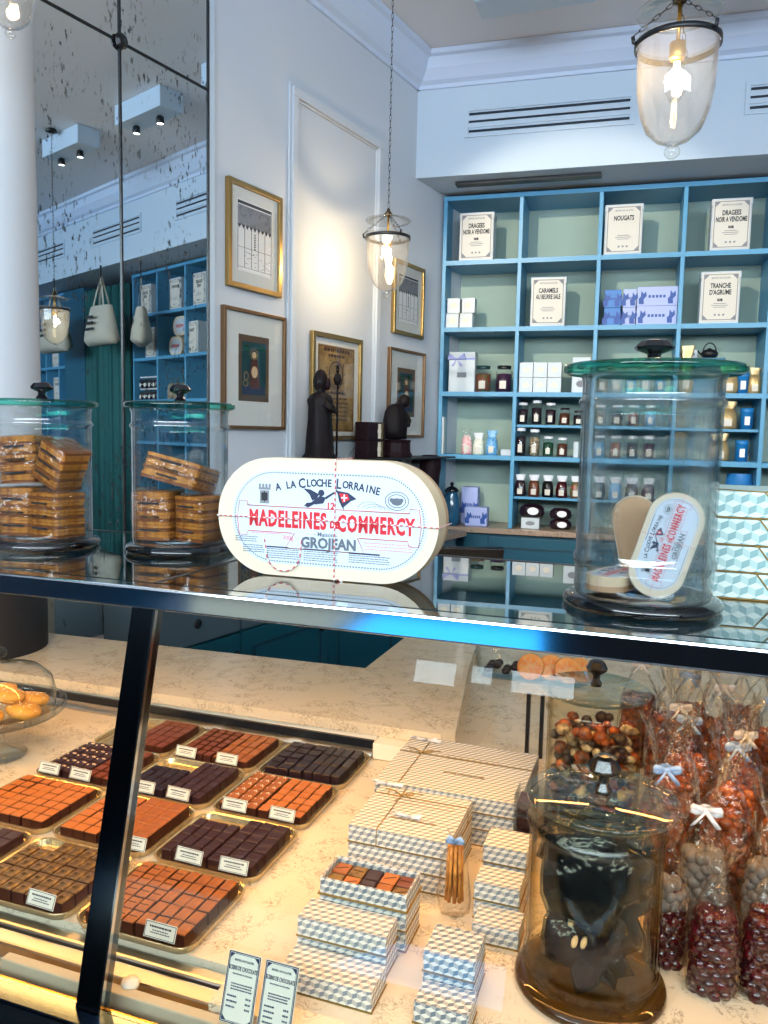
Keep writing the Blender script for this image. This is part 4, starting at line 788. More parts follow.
# ------------------------------------------------------------------ madeleine box
def madeleine_box(label, T, s=1.0, parent=None, details=True, face='label_blue_white'):
    w, h, d = .322, .162, .060
    b = thing('madeleine_box', label, 'box', T=T @ Matrix.Scale(s, 4))
    O = stadium(w, h, .0805, 16)
    m = MB(); m.prism(O, 0.0, d*.62, 0, None, 1); m.build('lid', ['box_face', 'wood_box'], b, bev=.001)
    m = MB(); m.prism([(p[0]*.985, p[1]*.97) for p in O], d*.62, d, 0, None, 0); m.build('base', 'wood_box_edge', b)
    L = stadium(w*.885, h*.80, .064, 16); m = MB(); m.prism(L, -.0007, -.00001, 0); lb = m.build('label', face, b, T=Matrix.Translation((.004, 0, 0)))
    m = MB()
    for k in range(len(stadium(1, 1, .1, 24))): pass
    P = stadium(w*.855, h*.755, .0605, 14); per = []; n = len(P)
    for i in range(n):
        a, c = Vector((P[i][0], 0, P[i][1])), Vector((P[(i+1) % n][0], 0, P[(i+1) % n][1])); l = (c-a).length; k = max(1, round(l/.0042)) if details else 1
        for q in range(k): per.append((a+(c-a)*(q/k), a+(c-a)*((q+.55)/k)))
    for a, c in per:
        dd = (c-a).normalized(); nn = Vector((-dd.z, 0, dd.x))*.0009; m.add([a-nn, c-nn, c+nn, a+nn], [(0, 1, 2, 3)], 0, Matrix.Translation((0, -.0010, 0)))
    m.build('label_border', 'grey_ink', lb)
    Q = lambda x, z, a=0: Matrix.Translation((x, -.0009, z)) @ FACE @ Matrix.Rotation(R(a), 4, 'Z')
    # arched title, letter by letter
    txt = 'A LA CLOCHE LORRAINE'; Rr = .34; tx = .001
    for i, ch in enumerate(txt):
        if ch == ' ': continue
        a = (i-(len(txt)-1)/2)*.0226; big = ch == 'C' and i == 5 or ch == 'L' and i == 12
        writing('title_letter', ch, .0185 if big else .0140, 'navy_ink', lb, Q(tx-(.0022 if big else 0)+Rr*math.sin(a), .049-Rr*(1-math.cos(a)), -math.degrees(a)), .0004, sx=.82)
    ar = lambda x: -.0022*math.cos(x*30)
    writing('main_title', 'MADELEINES', .0305, 'red_ink', lb, Q(-.0575, -.0035), .0013, space=1.13, sx=.61)
    writing('main_title', 'DE', .013, 'red_ink', lb, Q(.0125, -.0065), .0008, sx=.8)
    writing('main_title', 'COMMERCY', .0305, 'red_ink', lb, Q(.0705, -.0045), .0013, space=1.13, sx=.59)
    writing('maker_name', 'GROJEAN', .0200, 'grey_ink', lb, Q(.004, -.033), .0008, sx=.93)
    writing('maker_name', '- Maison -', .0085, 'grey_ink', lb, Q(0, -.0205), .0001)
    writing('count', '12', .0125, 'red_ink', lb, Q(.0065, .0185), .0003)
    writing('weight', '300g', .0085, 'pink_ink', lb, Q(-.056, -.028), .0001)
    # red dumbbell frame around the main title and the banner below
    E1 = [(-.118, .0145), (-.118, .020), (-.131, .020), (-.134, -.003), (-.131, -.027), (-.119, -.027), (-.117, -.021), (-.050, -.021)]
    E2 = [(.118, .0145), (.118, .020), (.131, .020), (.134, -.003), (.131, -.029), (.118, -.029), (.116, -.022), (.048, -.022)]
    m = MB(); ln = lambda pts, r=.0005, mi=0: m.tube([(x, -.0011, z) for x, z in pts], r, 4, mi)
    ln(E1); ln(E2); ln([(-.118, .0145), (.118, .0145)]); ln([(-.046, -.021), (-.060, -.042), (.056, -.042), (.046, -.022)]); m.build('red_frame', 'red_ink', lb)
    # crowned crest left, oval seal right, winged figure and flag in the middle
    m = MB(); m.box(-.099, -.085, -.0012, -.0008, .018, .036).box(-.101, -.083, -.0012, -.0008, .037, .040)
    for k in range(4): m.box(-.1007+k*.0050, -.0977+k*.0050, -.0012, -.0008, .040, .045)
    m.build('crest', 'ink_grey', lb); m = MB(); m.box(-.0968, -.0872, -.0014, -.0012, .022, .033).box(-.0928, -.0912, -.0015, -.0014, .020, .035); m.build('crest_lines', 'ink', lb)
    m = MB(); C = lambda cx, cz, a, b_, n=20: [(cx+a*math.cos(2*math.pi*k/n), cz+b_*math.sin(2*math.pi*k/n)) for k in range(n)]
    ring(m, C(.100, .030, .0165, .0125), C(.100, .030, .0155, .0115), -.0012, -.0008); ring(m, C(.100, .030, .0125, .009), C(.100, .030, .0115, .008), -.0012, -.0008)
    m.prism(C(.100, .029, .008, .005, 10), -.0012, -.0008).prism(C(.093, .031, .003, .003, 8), -.0013, -.0009).prism(C(.106, .031, .003, .003, 8), -.0013, -.0009); m.build('seal', 'grey_ink', lb)
    m = MB(); pl = lambda pts: m.prism([(x+.010, z) for x, z in pts], -.0013, -.0008)
    pl([(-.020, .034), (-.033, .040), (-.043, .041), (-.034, .033), (-.024, .028)]); pl([(-.024, .028), (-.034, .033), (-.030, .025)])      # wing
    pl(C(-.017, .036, .0045, .0045, 12)); pl([(-.019, .032), (-.010, .030), (-.014, .022), (-.026, .020), (-.030, .024)])                  # head, trunk
    pl([(-.026, .021), (-.030, .024), (-.040, .017), (-.036, .0155)]); pl([(-.030, .0225), (-.038, .022), (-.043, .0165), (-.040, .0175)])   # legs
    pl([(-.011, .031), (.006, .041), (.007, .0395), (-.010, .0275)]); m.tube([(.014, -.001, .043), (.026, -.001, .0155)], .0005, 4)           # arm, staff
    m.build('winged_figure', 'navy_ink', lb)
    m = MB(); m.prism([(.016, .040), (.032, .038), (.044, .030), (.036, .027), (.024, .017), (.019, .026)], -.0012, -.0008); m.build('flag', 'navy_ink', lb)
    m = MB(); m.prism([(.019, .037), (.031, .036), (.034, .029), (.024, .024)], -.0014, -.0012); m.build('flag_panel', 'red_ink', lb)
    m = MB(); m.box(.0255, .0275, -.0016, -.0014, .026, .0355).box(.022, .031, -.0016, -.0014, .030, .032); m.build('flag_cross', 'label_blue_white', lb)
    m = MB()
    for sg in (1,):
        for k in range(3): m.tube([(sg*(.062+.016*math.cos(a))+sg*k*.006-.0, -.0011, .0175+(.010-.003*k)*math.sin(a)) for a in [math.pi*q/8 for q in range(9)]], .0003, 3)
    m.build('flourish', 'ink_grey', lb)
    m = MB(); rg = random.Random(2)
    def lines(x0, x1, z, n, dz=.0030, t=.0010):
        for k in range(n):
            x = x0
            while x < x1-.002: l = rg.uniform(.002, .006); m.box(x, min(x+l, x1), -.0012, -.0008, z-k*dz, z-k*dz+t); x += l+.001
    if details:
        lines(-.137, -.102, -.030, 3); lines(-.125, -.092, -.0415, 4); lines(-.088, -.038, -.045, 5); lines(-.032, .018, -.045, 5); lines(.034, .092, -.046, 4); m.build('small_print', 'grey_ink', lb)
        m = MB(); lines(-.112, -.066, -.0235, 1); lines(.056, .122, -.028, 3, .0042); m.build('small_print', 'pink_ink', lb)
        m = MB(); m.box(-.088, -.055, -.0013, -.0008, -.0425, -.0407).box(-.032, .002, -.0013, -.0008, -.0425, -.0407).box(.034, .078, -.0013, -.0008, -.0435, -.0415); m.build('small_print', 'navy_ink', lb)
    # twisted red and white string, crossed round the box
    def twisted(pts, name='string'):
        A = MB(); B_ = MB(); seg = []
        P = [Vector(p) for p in pts]
        for i in range(len(P)-1):
            n = max(1, int((P[i+1]-P[i]).length/.004)); seg += [P[i]+(P[i+1]-P[i])*(q/n) for q in range(n)]
        seg.append(P[-1])
        for i in range(len(seg)-1): (A if i % 2 else B_).tube([seg[i], seg[i+1]], .0009, 5)
        o = A.build(name, 'string_red', b); B_.build('white_strand', 'string_white', o)
    y0, y1 = -.0022, d+.001
    twisted([(.0175, y0, -h/2-.001), (.0175, y0, h/2+.001), (.0175, y1, h/2+.001)]); hh = [(w/2+.001, y1, -.002), (w/2+.001, y0, -.002), (0, y0, -.001), (-w/2-.001, y0, -.002), (-w/2-.001, y1, -.002)]
    twisted(hh)
    if details: twisted([(-.058+.026*math.cos(a)-.0, y0-.001, -.048+.026*math.sin(a)*(1.0)) for a in [math.pi+math.pi*q/16 for q in range(17)]]+[(-.031, y0, -.030)]); twisted([(-.084, y0, -.048), (-.088, y0, -.028)]); twisted([(.0175, y0, -.078), (.030, y0, -.082)])
    return b
madeleine_box('large oval wooden madeleine box standing on edge in the middle of the glass top', MT((-.4325, .978, ZG+.0822), R(.5)), 1.0)
Tb = MT((.004, .962, ZG+.0785), R(6), R(-4), R(-74))
madeleine_box('small oval madeleine box with its label tilted upright in the largest jar', Tb, .385, details=False)
madeleine_box('small brown oval box standing behind the labelled one in the largest jar', MT((-.030, 1.052, ZG+.0745), R(186), R(0), R(-78)), .34, details=False)
madeleine_box('small oval madeleine box lying flat on the left floor of the largest jar', MT((-.052, .995, ZG+.0385), R(70), R(-90), 0) , .30, details=False)
# ------------------------------------------------------------------ packets of waffles in the two left jars
def waffle_packet(x, y, z, n, label, rz=0, rx=0, ry=0, s=.052, flat=False):
    p = thing('waffle_packet', label, 'waffle packet', T=MT((x, y, z), rz, rx, ry)); t = .0052; rg = random.Random(int(x*1e4)+int(z*1e4))
    for k in range(n):
        m = MB(); a = s/2
        q = MB(); q.slab(rrect(s, s*.95, .006, 3), 0, t-.0008)
        for i in range(5):
            g = -a+.006+i*(s-.012)/4; q.box(g-.0008, g+.0008, -a*.85, a*.85, t-.0008, t-.0002).box(-a*.85, a*.85, g-.0008, g+.0008, t-.0008, t-.0002)
        o = q.build('waffle', 'waffle' if k % 3 else 'waffle_dark', p); o.location = (rg.uniform(-.0012, .0012), rg.uniform(-.0012, .0012), k*t)
    h = n*t; m = MB(); a = s/2+.0015; pts = rrect(2*a, 2*a, .008, 4); N_ = len(pts); vs = []; f = blob_fn(n, .03)
    for z_, sc in ((-.001, .92), (0, 1), (h*.5, 1.01), (h, 1.0), (h+.0015, .92)): vs += [(q[0]*sc, q[1]*sc, z_) for q in pts]
    fs = [(i*N_+k, i*N_+(k+1) % N_, (i+1)*N_+(k+1) % N_, (i+1)*N_+k) for i in range(4) for k in range(N_)]+[tuple(range(4*N_, 5*N_)), tuple(range(N_))[::-1]]
    m.add(vs, fs, 0, None, None, True)
    for sg in (-1, 1): m.add([(-a*.6, sg*a, h/2), (a*.6, sg*a, h/2), (a*.8, sg*(a+.012), h/2+.004), (0, sg*(a+.014), h/2-.003), (-a*.8, sg*(a+.012), h/2+.003)], [(0, 1, 2, 3, 4)], 0, None, None, True)
    m.build('wrapper', 'cellophane', p)
    m = MB()
    for k in range(3): m.box(-.018, .018, -s/2-.003, -s/2-.0022, h*(.2+.28*k), h*(.2+.28*k)+.003, 0, Matrix.Rotation(.0, 4, 'Y'))
    m.build('printed_lines', 'ink', p)
    return p
X, Y = -.751, 1.118
waffle_packet(X-.036, Y-.008, ZG+.019, 15, 'packet of waffles at the bottom left of the jar beside the oval box', R(8), s=.066)
waffle_packet(X+.036, Y+.006, ZG+.019, 14, 'packet of waffles at the bottom right of the jar beside the oval box', R(-14), s=.064)
waffle_packet(X-.004, Y-.002, ZG+.107, 8, 'tilted packet of waffles on top in the jar beside the oval box', R(8), R(-10), R(13), s=.094)
X, Y = -.980, 1.062
waffle_packet(X-.036, Y-.008, ZG+.019, 15, 'packet of waffles at the bottom left of the jar at the left edge', R(15), s=.064)
waffle_packet(X+.034, Y-.008, ZG+.019, 14, 'packet of waffles at the bottom right of the jar at the left edge', R(-8), s=.066)
waffle_packet(X-.034, Y+.002, ZG+.104, 15, 'packet of waffles on top at the left of the jar at the left edge', R(12), R(-2), R(-4), s=.066)
waffle_packet(X+.030, Y-.004, ZG+.108, 13, 'steeply tilted packet of waffles leaning right in the jar at the left edge', R(-8), 0, R(24), s=.060)
# ------------------------------------------------------------------ dark bark in the near jar
def bark(x, y, z, s, kind, label, rz, rx, ry, seed):
    p = thing('chocolate_bark_packet', label, 'chocolate packet', T=MT((x, y, z), rz, rx, ry)); rg = random.Random(seed)
    m = MB(); fn = blob_fn(seed, .28)
    m.lathe([(.001, -.020), (s*.6, -.018), (s*.95, -.006), (s*.98, .006), (s*.65, .017), (.001, .020)], 22, (0, 0, 0), 0, None, 1, 1.15, smooth=False, fn=fn); m.build('bark', kind, p)
    m = MB()
    for k in range(3 if kind == 'bark_red' else 0): m.ball((rg.uniform(-s*.6, s*.6), rg.uniform(-s*.6, s*.6), .020), .0045, 0, None, 8, 5, .5, 1, 1.8)
    for k in range(3 if kind == 'bark_red' else 0): m.ball((rg.uniform(-s*.6, s*.6), rg.uniform(-s*.6, s*.6), -.020), .0045, 0, None, 8, 5, .5, 1, 1.8)
    if kind == 'bark_red': m.build('almonds', 'nut', p)
    MB().lathe([(.001, -.0225), (s*.66, -.0205), (s*1.02, -.006), (s*1.04, .006), (s*.72, .0195), (.001, .0225)], 22, (0, 0, 0), 0, None, 1, 1.15, fn=blob_fn(seed, .34)).build('wrapper', 'dark_film', p); return p
jx, jy = -.060, 1.002
for a in ((-.004, -.012, .160, .062, 'bark_blue', 'dark blue-black wrapped bark on top in the near jar', 10, 72, 8, 1), (.022, .022, .160, .048, 'bark_teal', 'dark teal wrapped bark at the upper right of the near jar', -30, 60, 30, 2), (-.026, .028, .160, .044, 'bark_blue', 'dark wrapped bark at the back left of the near jar', 40, 60, -20, 3),
          (-.002, -.008, .085, .058, 'bark_red', 'wine-dark bark with pale almonds in the middle of the near jar', 14, 62, 24, 4), (.024, .024, .098, .042, 'bark_teal', 'teal-dark wrapped bark low at the right of the near jar', -20, 70, 10, 5), (.006, -.002, .052, .040, 'bark_blue', 'dark wrapped bark standing at the bottom of the near jar', -10, 75, -16, 6), (-.016, .032, .060, .036, 'bark_red', 'dark red bark at the bottom back of the near jar', 30, 65, 20, 7)):
    bark(jx+a[0], jy+a[1], ZT+a[2], a[3], a[4], a[5], R(a[6]), R(a[7]), R(a[8]), a[9])
rg = random.Random(31); m = MB()
for k in range(330):
    a = rg.uniform(0, 6.28); r = .068*math.sqrt(rg.random()); m.ball((r*math.cos(a), r*math.sin(a), .026+rg.uniform(0, .180)), rg.uniform(.008, .014), rg.choice((0, 0, 1, 2, 3)), None, 8, 5, rg.uniform(.6, 1))
m.build('candied_sweets', ['dark_fruit', 'brown_nuts', 'amber', 'candy_cream'], loc=(-.096, 1.395, ZT), label='loose amber and dark sweets filling the rear jar inside the case', cat='sweets', kind='stuff')
# ------------------------------------------------------------------ pile of gift boxes on the glass top, right
for k in range(4):
    x0, y0 = (.058, 1.085) if k < 3 else (.062, 1.088)
    b = paper_box(x0, x0+.20, y0, y0+.165, ZG+.0005+k*.0342, .0335, ['teal-patterned gift box, lowest of the pile right of the largest jar', 'teal-patterned gift box, second from the bottom of the pile right of the largest jar', 'teal-patterned gift box, third from the bottom of the pile right of the largest jar', 'teal-patterned gift box with gold cord, topmost right of the largest jar'][k], 'cube_paper_teal')
    q = MB(); q.tube([(-.1005, -.05, .0335), (-.045, -.0832, .0335), (-.02, -.0835, .001)], .0011, 5); q.tube([(-.1008, -.03, .001), (-.1008, -.05, .0335)], .0011, 5)
    if k == 3: q.tube([(-.045, -.083, .0338), (-.02, -.06, .036), (.01, -.045, .0345), (.06, -.04, .0345)], .0011, 5)
    q.build('gold_cord', 'gold_cord', b)
# ------------------------------------------------------------------ glass dome with biscuits at the left edge
gd = thing('cake_dome', 'footed glass cake stand with a clear dome, cut by the left edge of the case', 'cake stand', loc=(-1.312, 1.270, ZT))
MB().lathe([(.001, .001), (.058, .001), (.060, .005), (.030, .014), (.016, .03), (.014, .060), (.018, .076), (.04, .088), (.130, .092), (.140, .100), (.142, .112), (.136, .112), (.133, .098), (.04, .095), (.001, .094)], 48).build('stand', 'clear_glass', gd)
MB().lathe([(.118, .099), (.120, .135), (.112, .165), (.090, .185), (.05, .196), (.012, .200), (.010, .208), (.022, .216), (.026, .226), (.020, .234), (.001, .236)], 48).build('dome', 'clear_glass', gd)
rg = random.Random(8)
for k in range(9):
    a = 2*math.pi*k/6 if k < 6 else 2*math.pi*(k-6)/3; r = .072 if k < 6 else .03; zz = .116+.0 if k < 6 else .142
    c = MB().lathe([(.001, 0), (.030, .0), (.036, .008), (.034, .016), (.020, .021), (.001, .0215)], 20, (0, 0, 0), 0, None, 1, 1).build('biscuit', 'cookie', T=MT((-1.312+r*math.cos(a), 1.270+r*math.sin(a), ZT+zz-.016), 0, R(rg.uniform(-12, 12)), R(rg.uniform(-12, 12))), label='golden round biscuit under the glass dome, %s' % ['rightmost', 'back right', 'back left', 'leftmost', 'front left', 'front right', 'right one on top', 'back one on top', 'left one on top'][k], cat='biscuit', group='lower biscuits under the dome' if k < 6 else 'upper biscuits under the dome')
    q = MB()
    for i in range(6): q.tube([(.008*math.cos(i*1.047), .008*math.sin(i*1.047), .0215), (.032*math.cos(i*1.047), .032*math.sin(i*1.047), .0165)], .0012, 4)
    q.build('icing_lines', 'salt', c)
# ================================================================== lanterns
def lantern(x, y, zr, Rr, label, power, zc=3.5, chain_to=None):
    L = thing('bell_jar_lantern', label, 'pendant lamp', loc=(x, y, zr))
    pr_ = [(1.05, .16), (1.0, .08), (.99, 0), (.98, -.5), (.95, -1.0), (.86, -1.5), (.68, -1.9), (.42, -2.12), (.16, -2.22)]
    P = [(a*Rr, b*Rr*(1.10 if b < 0 else 1)) for a, b in pr_]; MB().lathe(P+[(max(a-.0022, .004), b+.001) for a, b in P[::-1]], 40).build('bell_glass', 'lantern_glass', L)
    MB().ball((0, 0, -2.62*Rr), .20*Rr, 0, None, 16, 9, .85).lathe([(.1*Rr, -2.43*Rr), (.12*Rr, -2.47*Rr), (.08*Rr, -2.5*Rr)], 16).build('glass_finial', 'lantern_glass', L)
    m = MB(); m.lathe([(1.03*Rr, -.07*Rr), (1.06*Rr, -.07*Rr), (1.06*Rr, .07*Rr), (1.03*Rr, .07*Rr), (1.03*Rr, -.07*Rr)], 36); hooks = []
    for k in range(3): a = R(200+120*k); hooks.append((1.15*Rr*math.cos(a), 1.15*Rr*math.sin(a), .16*Rr)); m.tube([(1.05*Rr*math.cos(a), 1.05*Rr*math.sin(a), 0), (1.13*Rr*math.cos(a), 1.13*Rr*math.sin(a), .02*Rr), hooks[-1]], .05*Rr, 6)
    m.build('metal_band', 'black_metal', L)
    S = [(.02, 1.05), (.3, 1.02), (.6, .92), (.9, .80), (1.02, .76), (1.06, .80)]
    MB().lathe([(a*Rr, b*Rr) for a, b in S]+[(a*Rr, (b-.03)*Rr) for a, b in S[::-1]], 36).build('smoke_bell', 'lantern_glass', L)
    MB().lathe([(.001, .98*Rr), (.14*Rr, 1.0*Rr), (.2*Rr, 1.08*Rr), (.1*Rr, 1.2*Rr), (.05*Rr, 1.34*Rr), (.001, 1.36*Rr)], 16).build('cap', 'bronze', L)
    MB().tube([(0, 0, 1.0*Rr), (0, 0, -.05*Rr)], .05*Rr, 8).lathe([(.001, .05*Rr), (.2*Rr, .04*Rr), (.2*Rr, -.3*Rr), (.17*Rr, -.36*Rr), (.001, -.36*Rr)], 16).build('socket', 'socket_brass', L)
    bu = MB().lathe([(.1*Rr, -.36*Rr), (.16*Rr, -.5*Rr), (.27*Rr, -.85*Rr), (.25*Rr, -1.15*Rr), (.12*Rr, -1.36*Rr), (.001, -1.4*Rr)], 16).build('bulb', 'clear_glass', L)
    MB().tube([(-.03*Rr, 0, -.42*Rr), (-.08*Rr, 0, -.8*Rr), (-.03*Rr, 0, -1.2*Rr), (.03*Rr, 0, -1.2*Rr), (.08*Rr, 0, -.8*Rr), (.03*Rr, 0, -.42*Rr)], .05*Rr, 6).build('filament', 'bulb_glow', bu)
    def chain(a, b, pitch, name):
        a, b = Vector(a), Vector(b); d = b-a; n = max(2, int(d.length/pitch)); q = d.normalized().to_track_quat('Z', 'Y').to_matrix().to_4x4(); m = MB()
        for k in range(n):
            T = Matrix.Translation(a+d*((k+.5)/n)) @ q @ Matrix.Rotation(R(90)*(k % 2), 4, 'Z'); l = d.length/n*.66
            m.tube([(.0042*math.cos(t)*(1 if True else 0), 0, l*math.sin(t)) for t in [2*math.pi*i/8 for i in range(8)]], .0011, 4, 0, T, True)
        m.build(name, 'black_metal', L)
    for h_ in hooks: chain(h_, (0, 0, 1.12*Rr), .02, 'stay_chain')
    chain((0, 0, 1.34*Rr), (0, 0, zc-zr-.02), .026, 'hanging_chain')
    MB().lathe([(.03, zc-zr-.001), (.04, zc-zr-.02), (.01, zc-zr-.03), (.001, zc-zr-.03)], 20).build('ceiling_rose', 'black_metal', L)
    d = bpy.data.lights.new('lantern_light', 'POINT'); d.energy = power; d.color = (1, .70, .38); d.shadow_soft_size = .018
    o = bpy.data.objects.new('lantern_light', d); COL.objects.link(o); o.location = (x-.20*Rr, y, zr-.85*Rr)
    return L
lantern(-1.229, 3.45, 2.367, .096, 'lit bell glass lantern hanging in front of the wall panel', 9.5)
lantern(1.20, 3.52, 2.30, .096, 'lit bell glass lantern seen only in the mirror, by the column', 10)
lantern(-.030, 2.20, 2.475, .098, 'large near bell glass lantern cut by the top right edge', 9)
lantern(-1.452, 1.50, 2.545, .0625, 'bell glass lantern cut by the top left corner, only its tip showing', .8)
# ================================================================== framed prints on the mirror wall
def picture(s0, s1, z0, z1, fm, label, fw, matw, art, th=.022, name='framed_print'):
    w, h = s1-s0, z1-z0; p = thing(name, label, 'picture', T=TLW @ Matrix.Translation((s0, -.001, z0)))
    m = MB(); e = lambda a: [(a, a), (w-a, a), (w-a, h-a), (a, h-a)]; ring(m, e(0), e(fw), -th, 0); m.build('frame', fm, p, bev=.002)
    bx('mat_board', (fw, w-fw, -.008, -.003, fw, h-fw), 'mat_board', p)
    a = (fw+matw[0], w-fw-matw[1], fw+matw[2], h-fw-matw[3]); art(p, *a)
    bx('glazing', (fw, w-fw, -.0125, -.0115, fw, h-fw), 'picture_glass', p); return p
def art_panel(p, x0, x1, z0, z1):
    w, h = x1-x0, z1-z0; X = lambda f: x0+w*f; Z = lambda f: z0+h*f; y = -.0092
    b = bx('print', (x0-.004, x1+.004, -.0086, -.0081, z0-.004, z1+.004), 'paper_white', p); m = MB(); g = MB()
    m.box(X(0), X(1), y, -.0087, Z(.955), Z(1)).box(X(0), X(.012), y, -.0087, Z(0), Z(.97)).box(X(.988), X(1), y, -.0087, Z(0), Z(.97)).box(X(0), X(1), y, -.0087, Z(.33), Z(.335)).box(X(0), X(1), y, -.0087, Z(0.04), Z(.045))
    for k in range(1, 5): m.box(X(k/5)-.0012, X(k/5)+.0012, y, -.0087, Z(.05), Z(.62))
    g.box(X(.02), X(.98), y+.0003, -.0087, Z(.66), Z(.94))
    rg = random.Random(4)
    for k in range(70): cx, cz = rg.uniform(.05, .95), rg.uniform(.60, .93); s_ = rg.uniform(.006, .018); m.lathe([(s_*w*1.2, 0), (s_*w*1.6, .0003)], 6, (0, 0, 0), 0, Matrix.Translation((X(cx), y, Z(cz))) @ Matrix.Rotation(R(90), 4, 'X'), smooth=False)
    for k in range(9): c = k/8*.9+.05; m.prism([(X(c)-w*.05, Z(.66)), (X(c)+w*.05, Z(.66)), (X(c), Z(.60))], y, -.0087)
    for k in range(7): m.prism([(X(.5)-w*.03, Z(.56-k*.035)), (X(.5), Z(.575-k*.035)), (X(.5)+w*.03, Z(.56-k*.035)), (X(.5), Z(.545-k*.035))], y, -.0087)
    for k in range(22): cx, cz = rg.uniform(.08, .92), rg.uniform(.07, .30); m.box(X(cx), X(cx)+w*.05, y, -.0087, Z(cz), Z(cz)+h*.006)
    m.build('ink_drawing', 'ink', b); g.build('grey_wash', 'ink_grey', b)
def art_saint(p, x0, x1, z0, z1):
    w, h = x1-x0, z1-z0; X = lambda f: x0+w*f; Z = lambda f: z0+h*f; b = bx('print', (x0, x1, -.0086, -.0081, z0, z1), 'gilt_brown', p)
    m = MB().box(X(.10), X(.90), -.0092, -.0087, Z(.10), Z(.90)); c = m.build('painted_field', 'pot_green', b)
    EL = lambda cx, cz, a, b_, n=16: [(X(cx)+a*w*math.cos(2*math.pi*k/n), Z(cz)+b_*h*math.sin(2*math.pi*k/n)) for k in range(n)]
    MB().prism([(X(.36), Z(.20)), (X(.70), Z(.20)), (X(.66), Z(.50)), (X(.58), Z(.66)), (X(.44), Z(.66)), (X(.36), Z(.50))], -.0098, -.0093).build('robe', 'candy_brown', c)
    MB().prism(EL(.5, .71, .07, .05), -.0102, -.0093).prism(EL(.51, .45, .10, .09), -.0104, -.0099).build('face_and_hands', 'nut', c)
    q = MB(); ring(q, EL(.5, .72, .13, .085), EL(.5, .72, .11, .07), -.0098, -.0093); ring(q, EL(.24, .38, .08, .07), EL(.24, .38, .06, .05), -.0098, -.0093); ring(q, EL(.22, .27, .09, .05), EL(.22, .27, .07, .035), -.0098, -.0093); q.build('halo', 'parchment', c)
    MB().prism([(X(.12), Z(.11)), (X(.88), Z(.11)), (X(.88), Z(.22)), (X(.12), Z(.24))], -.0096, -.0093).build('ground', 'navy_ink', c)
    MB().prism(EL(.7, .82, .16, .04), -.0096, -.0093).prism(EL(.25, .80, .12, .05), -.0096, -.0093).build('foliage', 'candy_green_dark', c)
def art_charter(p, x0, x1, z0, z1):
    w, h = x1-x0, z1-z0; X = lambda f: x0+w*f; Z = lambda f: z0+h*f; b = bx('print', (x0, x1, -.0086, -.0081, z0, z1), 'parchment', p); q = MB(); rg = random.Random(6)
    e = lambda a: [(x0+a, z0+a), (x1-a, z0+a), (x1-a, z1-a), (x0+a, z1-a)]; ring(q, e(.006), e(.009), -.0092, -.0087)
    C = lambda r: [(X(.48)+r*math.cos(2*math.pi*k/20), Z(.66)+r*1.1*math.sin(2*math.pi*k/20)) for k in range(20)]; ring(q, C(.062), C(.054), -.0092, -.0087); ring(q, C(.045), C(.042), -.0092, -.0087)
    for k in range(12): a = math.pi*k/6; q.tube([(X(.48)+.068*math.cos(a), -.009, Z(.66)+.075*math.sin(a)), (X(.48)+.085*math.cos(a+.2), -.009, Z(.66)+.09*math.sin(a+.2))], .0015, 4)
    for z, l, t in ((.93, .7, .016), (.87, .45, .013), (.44, .5, .012), (.38, .62, .008), (.33, .7, .006), (.28, .66, .006), (.23, .7, .006), (.18, .6, .006), (.13, .68, .006)):
        xx = .5-l/2
        while xx < .5+l/2: s_ = rg.uniform(.02, .08); q.box(X(xx), X(min(xx+s_, .5+l/2)), -.0092, -.0087, Z(z), Z(z)+t); xx += s_+.02
    q.build('engraving', 'chocolate_side', b)
picture(.868, 1.205, 2.062, 2.474, 'gilt', 'gilt-framed ink drawing of arches, upper left picture beside the mirror', .020, (.045, .04, .055, .05), art_panel)
picture(.842, 1.238, 1.504, 1.984, 'gilt_brown', 'brown-framed print of a robed figure, below the ink drawing beside the mirror', .014, (.085, .09, .10, .085), art_saint)
picture(1.436, 1.862, 1.46, 1.957, 'gilt', 'gilt-framed parchment charter inside the wall panel behind the figurine', .022, (.035, .035, .02, .03), art_charter, name='framed_charter')
picture(2.168, 2.51, 2.032, 2.42, 'gilt', 'gilt-framed ink drawing right of the lantern near the bookcase', .020, (.045, .04, .055, .05), art_panel)
picture(2.140, 2.545, 1.478, 1.955, 'gilt_brown', 'brown-framed print behind the right-hand figurine, nearest the bookcase', .014, (.085, .09, .10, .085), art_saint)
# ------------------------------------------------------------------ figurine shelf
sh = thing('wall_shelf', 'dark glass wall shelf carrying two carved figurines on the left wall', 'shelf', T=TLW)
bx('shelf_board', (1.18, 2.60, -.20, -.001, 1.365, 1.375), 'black_metal', sh, bev=.001)
for s_ in (1.35, 2.02, 2.45): bx('bracket', (s_-.01, s_+.01, -.17, -.001, 1.33, 1.3645), 'black_metal', sh)
def FT(s_, n=.11, rz=0, sc=1): return TLW @ Matrix.Translation((s_, -n, 1.3752)) @ Matrix.Rotation(rz, 4, 'Z') @ Matrix.Scale(sc, 4)
f = thing('standing_figurine', 'dark carved wooden figurine of a hooded bishop holding a tall crosier', 'figurine', T=FT(1.372, rz=R(20)))
fn = lambda a, z: 1+.07*math.sin(6*a+z*12)
MB().lathe([(.001, .0), (.092, .0), (.095, .012), (.078, .03), (.070, .10), (.062, .18), (.060, .235), (.066, .262), (.052, .285), (.026, .298), (.024, .306), (.036, .322), (.040, .345), (.034, .372), (.020, .392), (.001, .400)], 24, (0, 0, 0), 0, None, 1.0, .82, fn=fn).build('robed_body', 'statue_wood', f)
MB().lathe([(.001, .306), (.022, .312), (.026, .334), (.022, .358), (.001, .366)], 14, (.012, -.018, 0), 0).build('face', 'statue_wood_red', f)
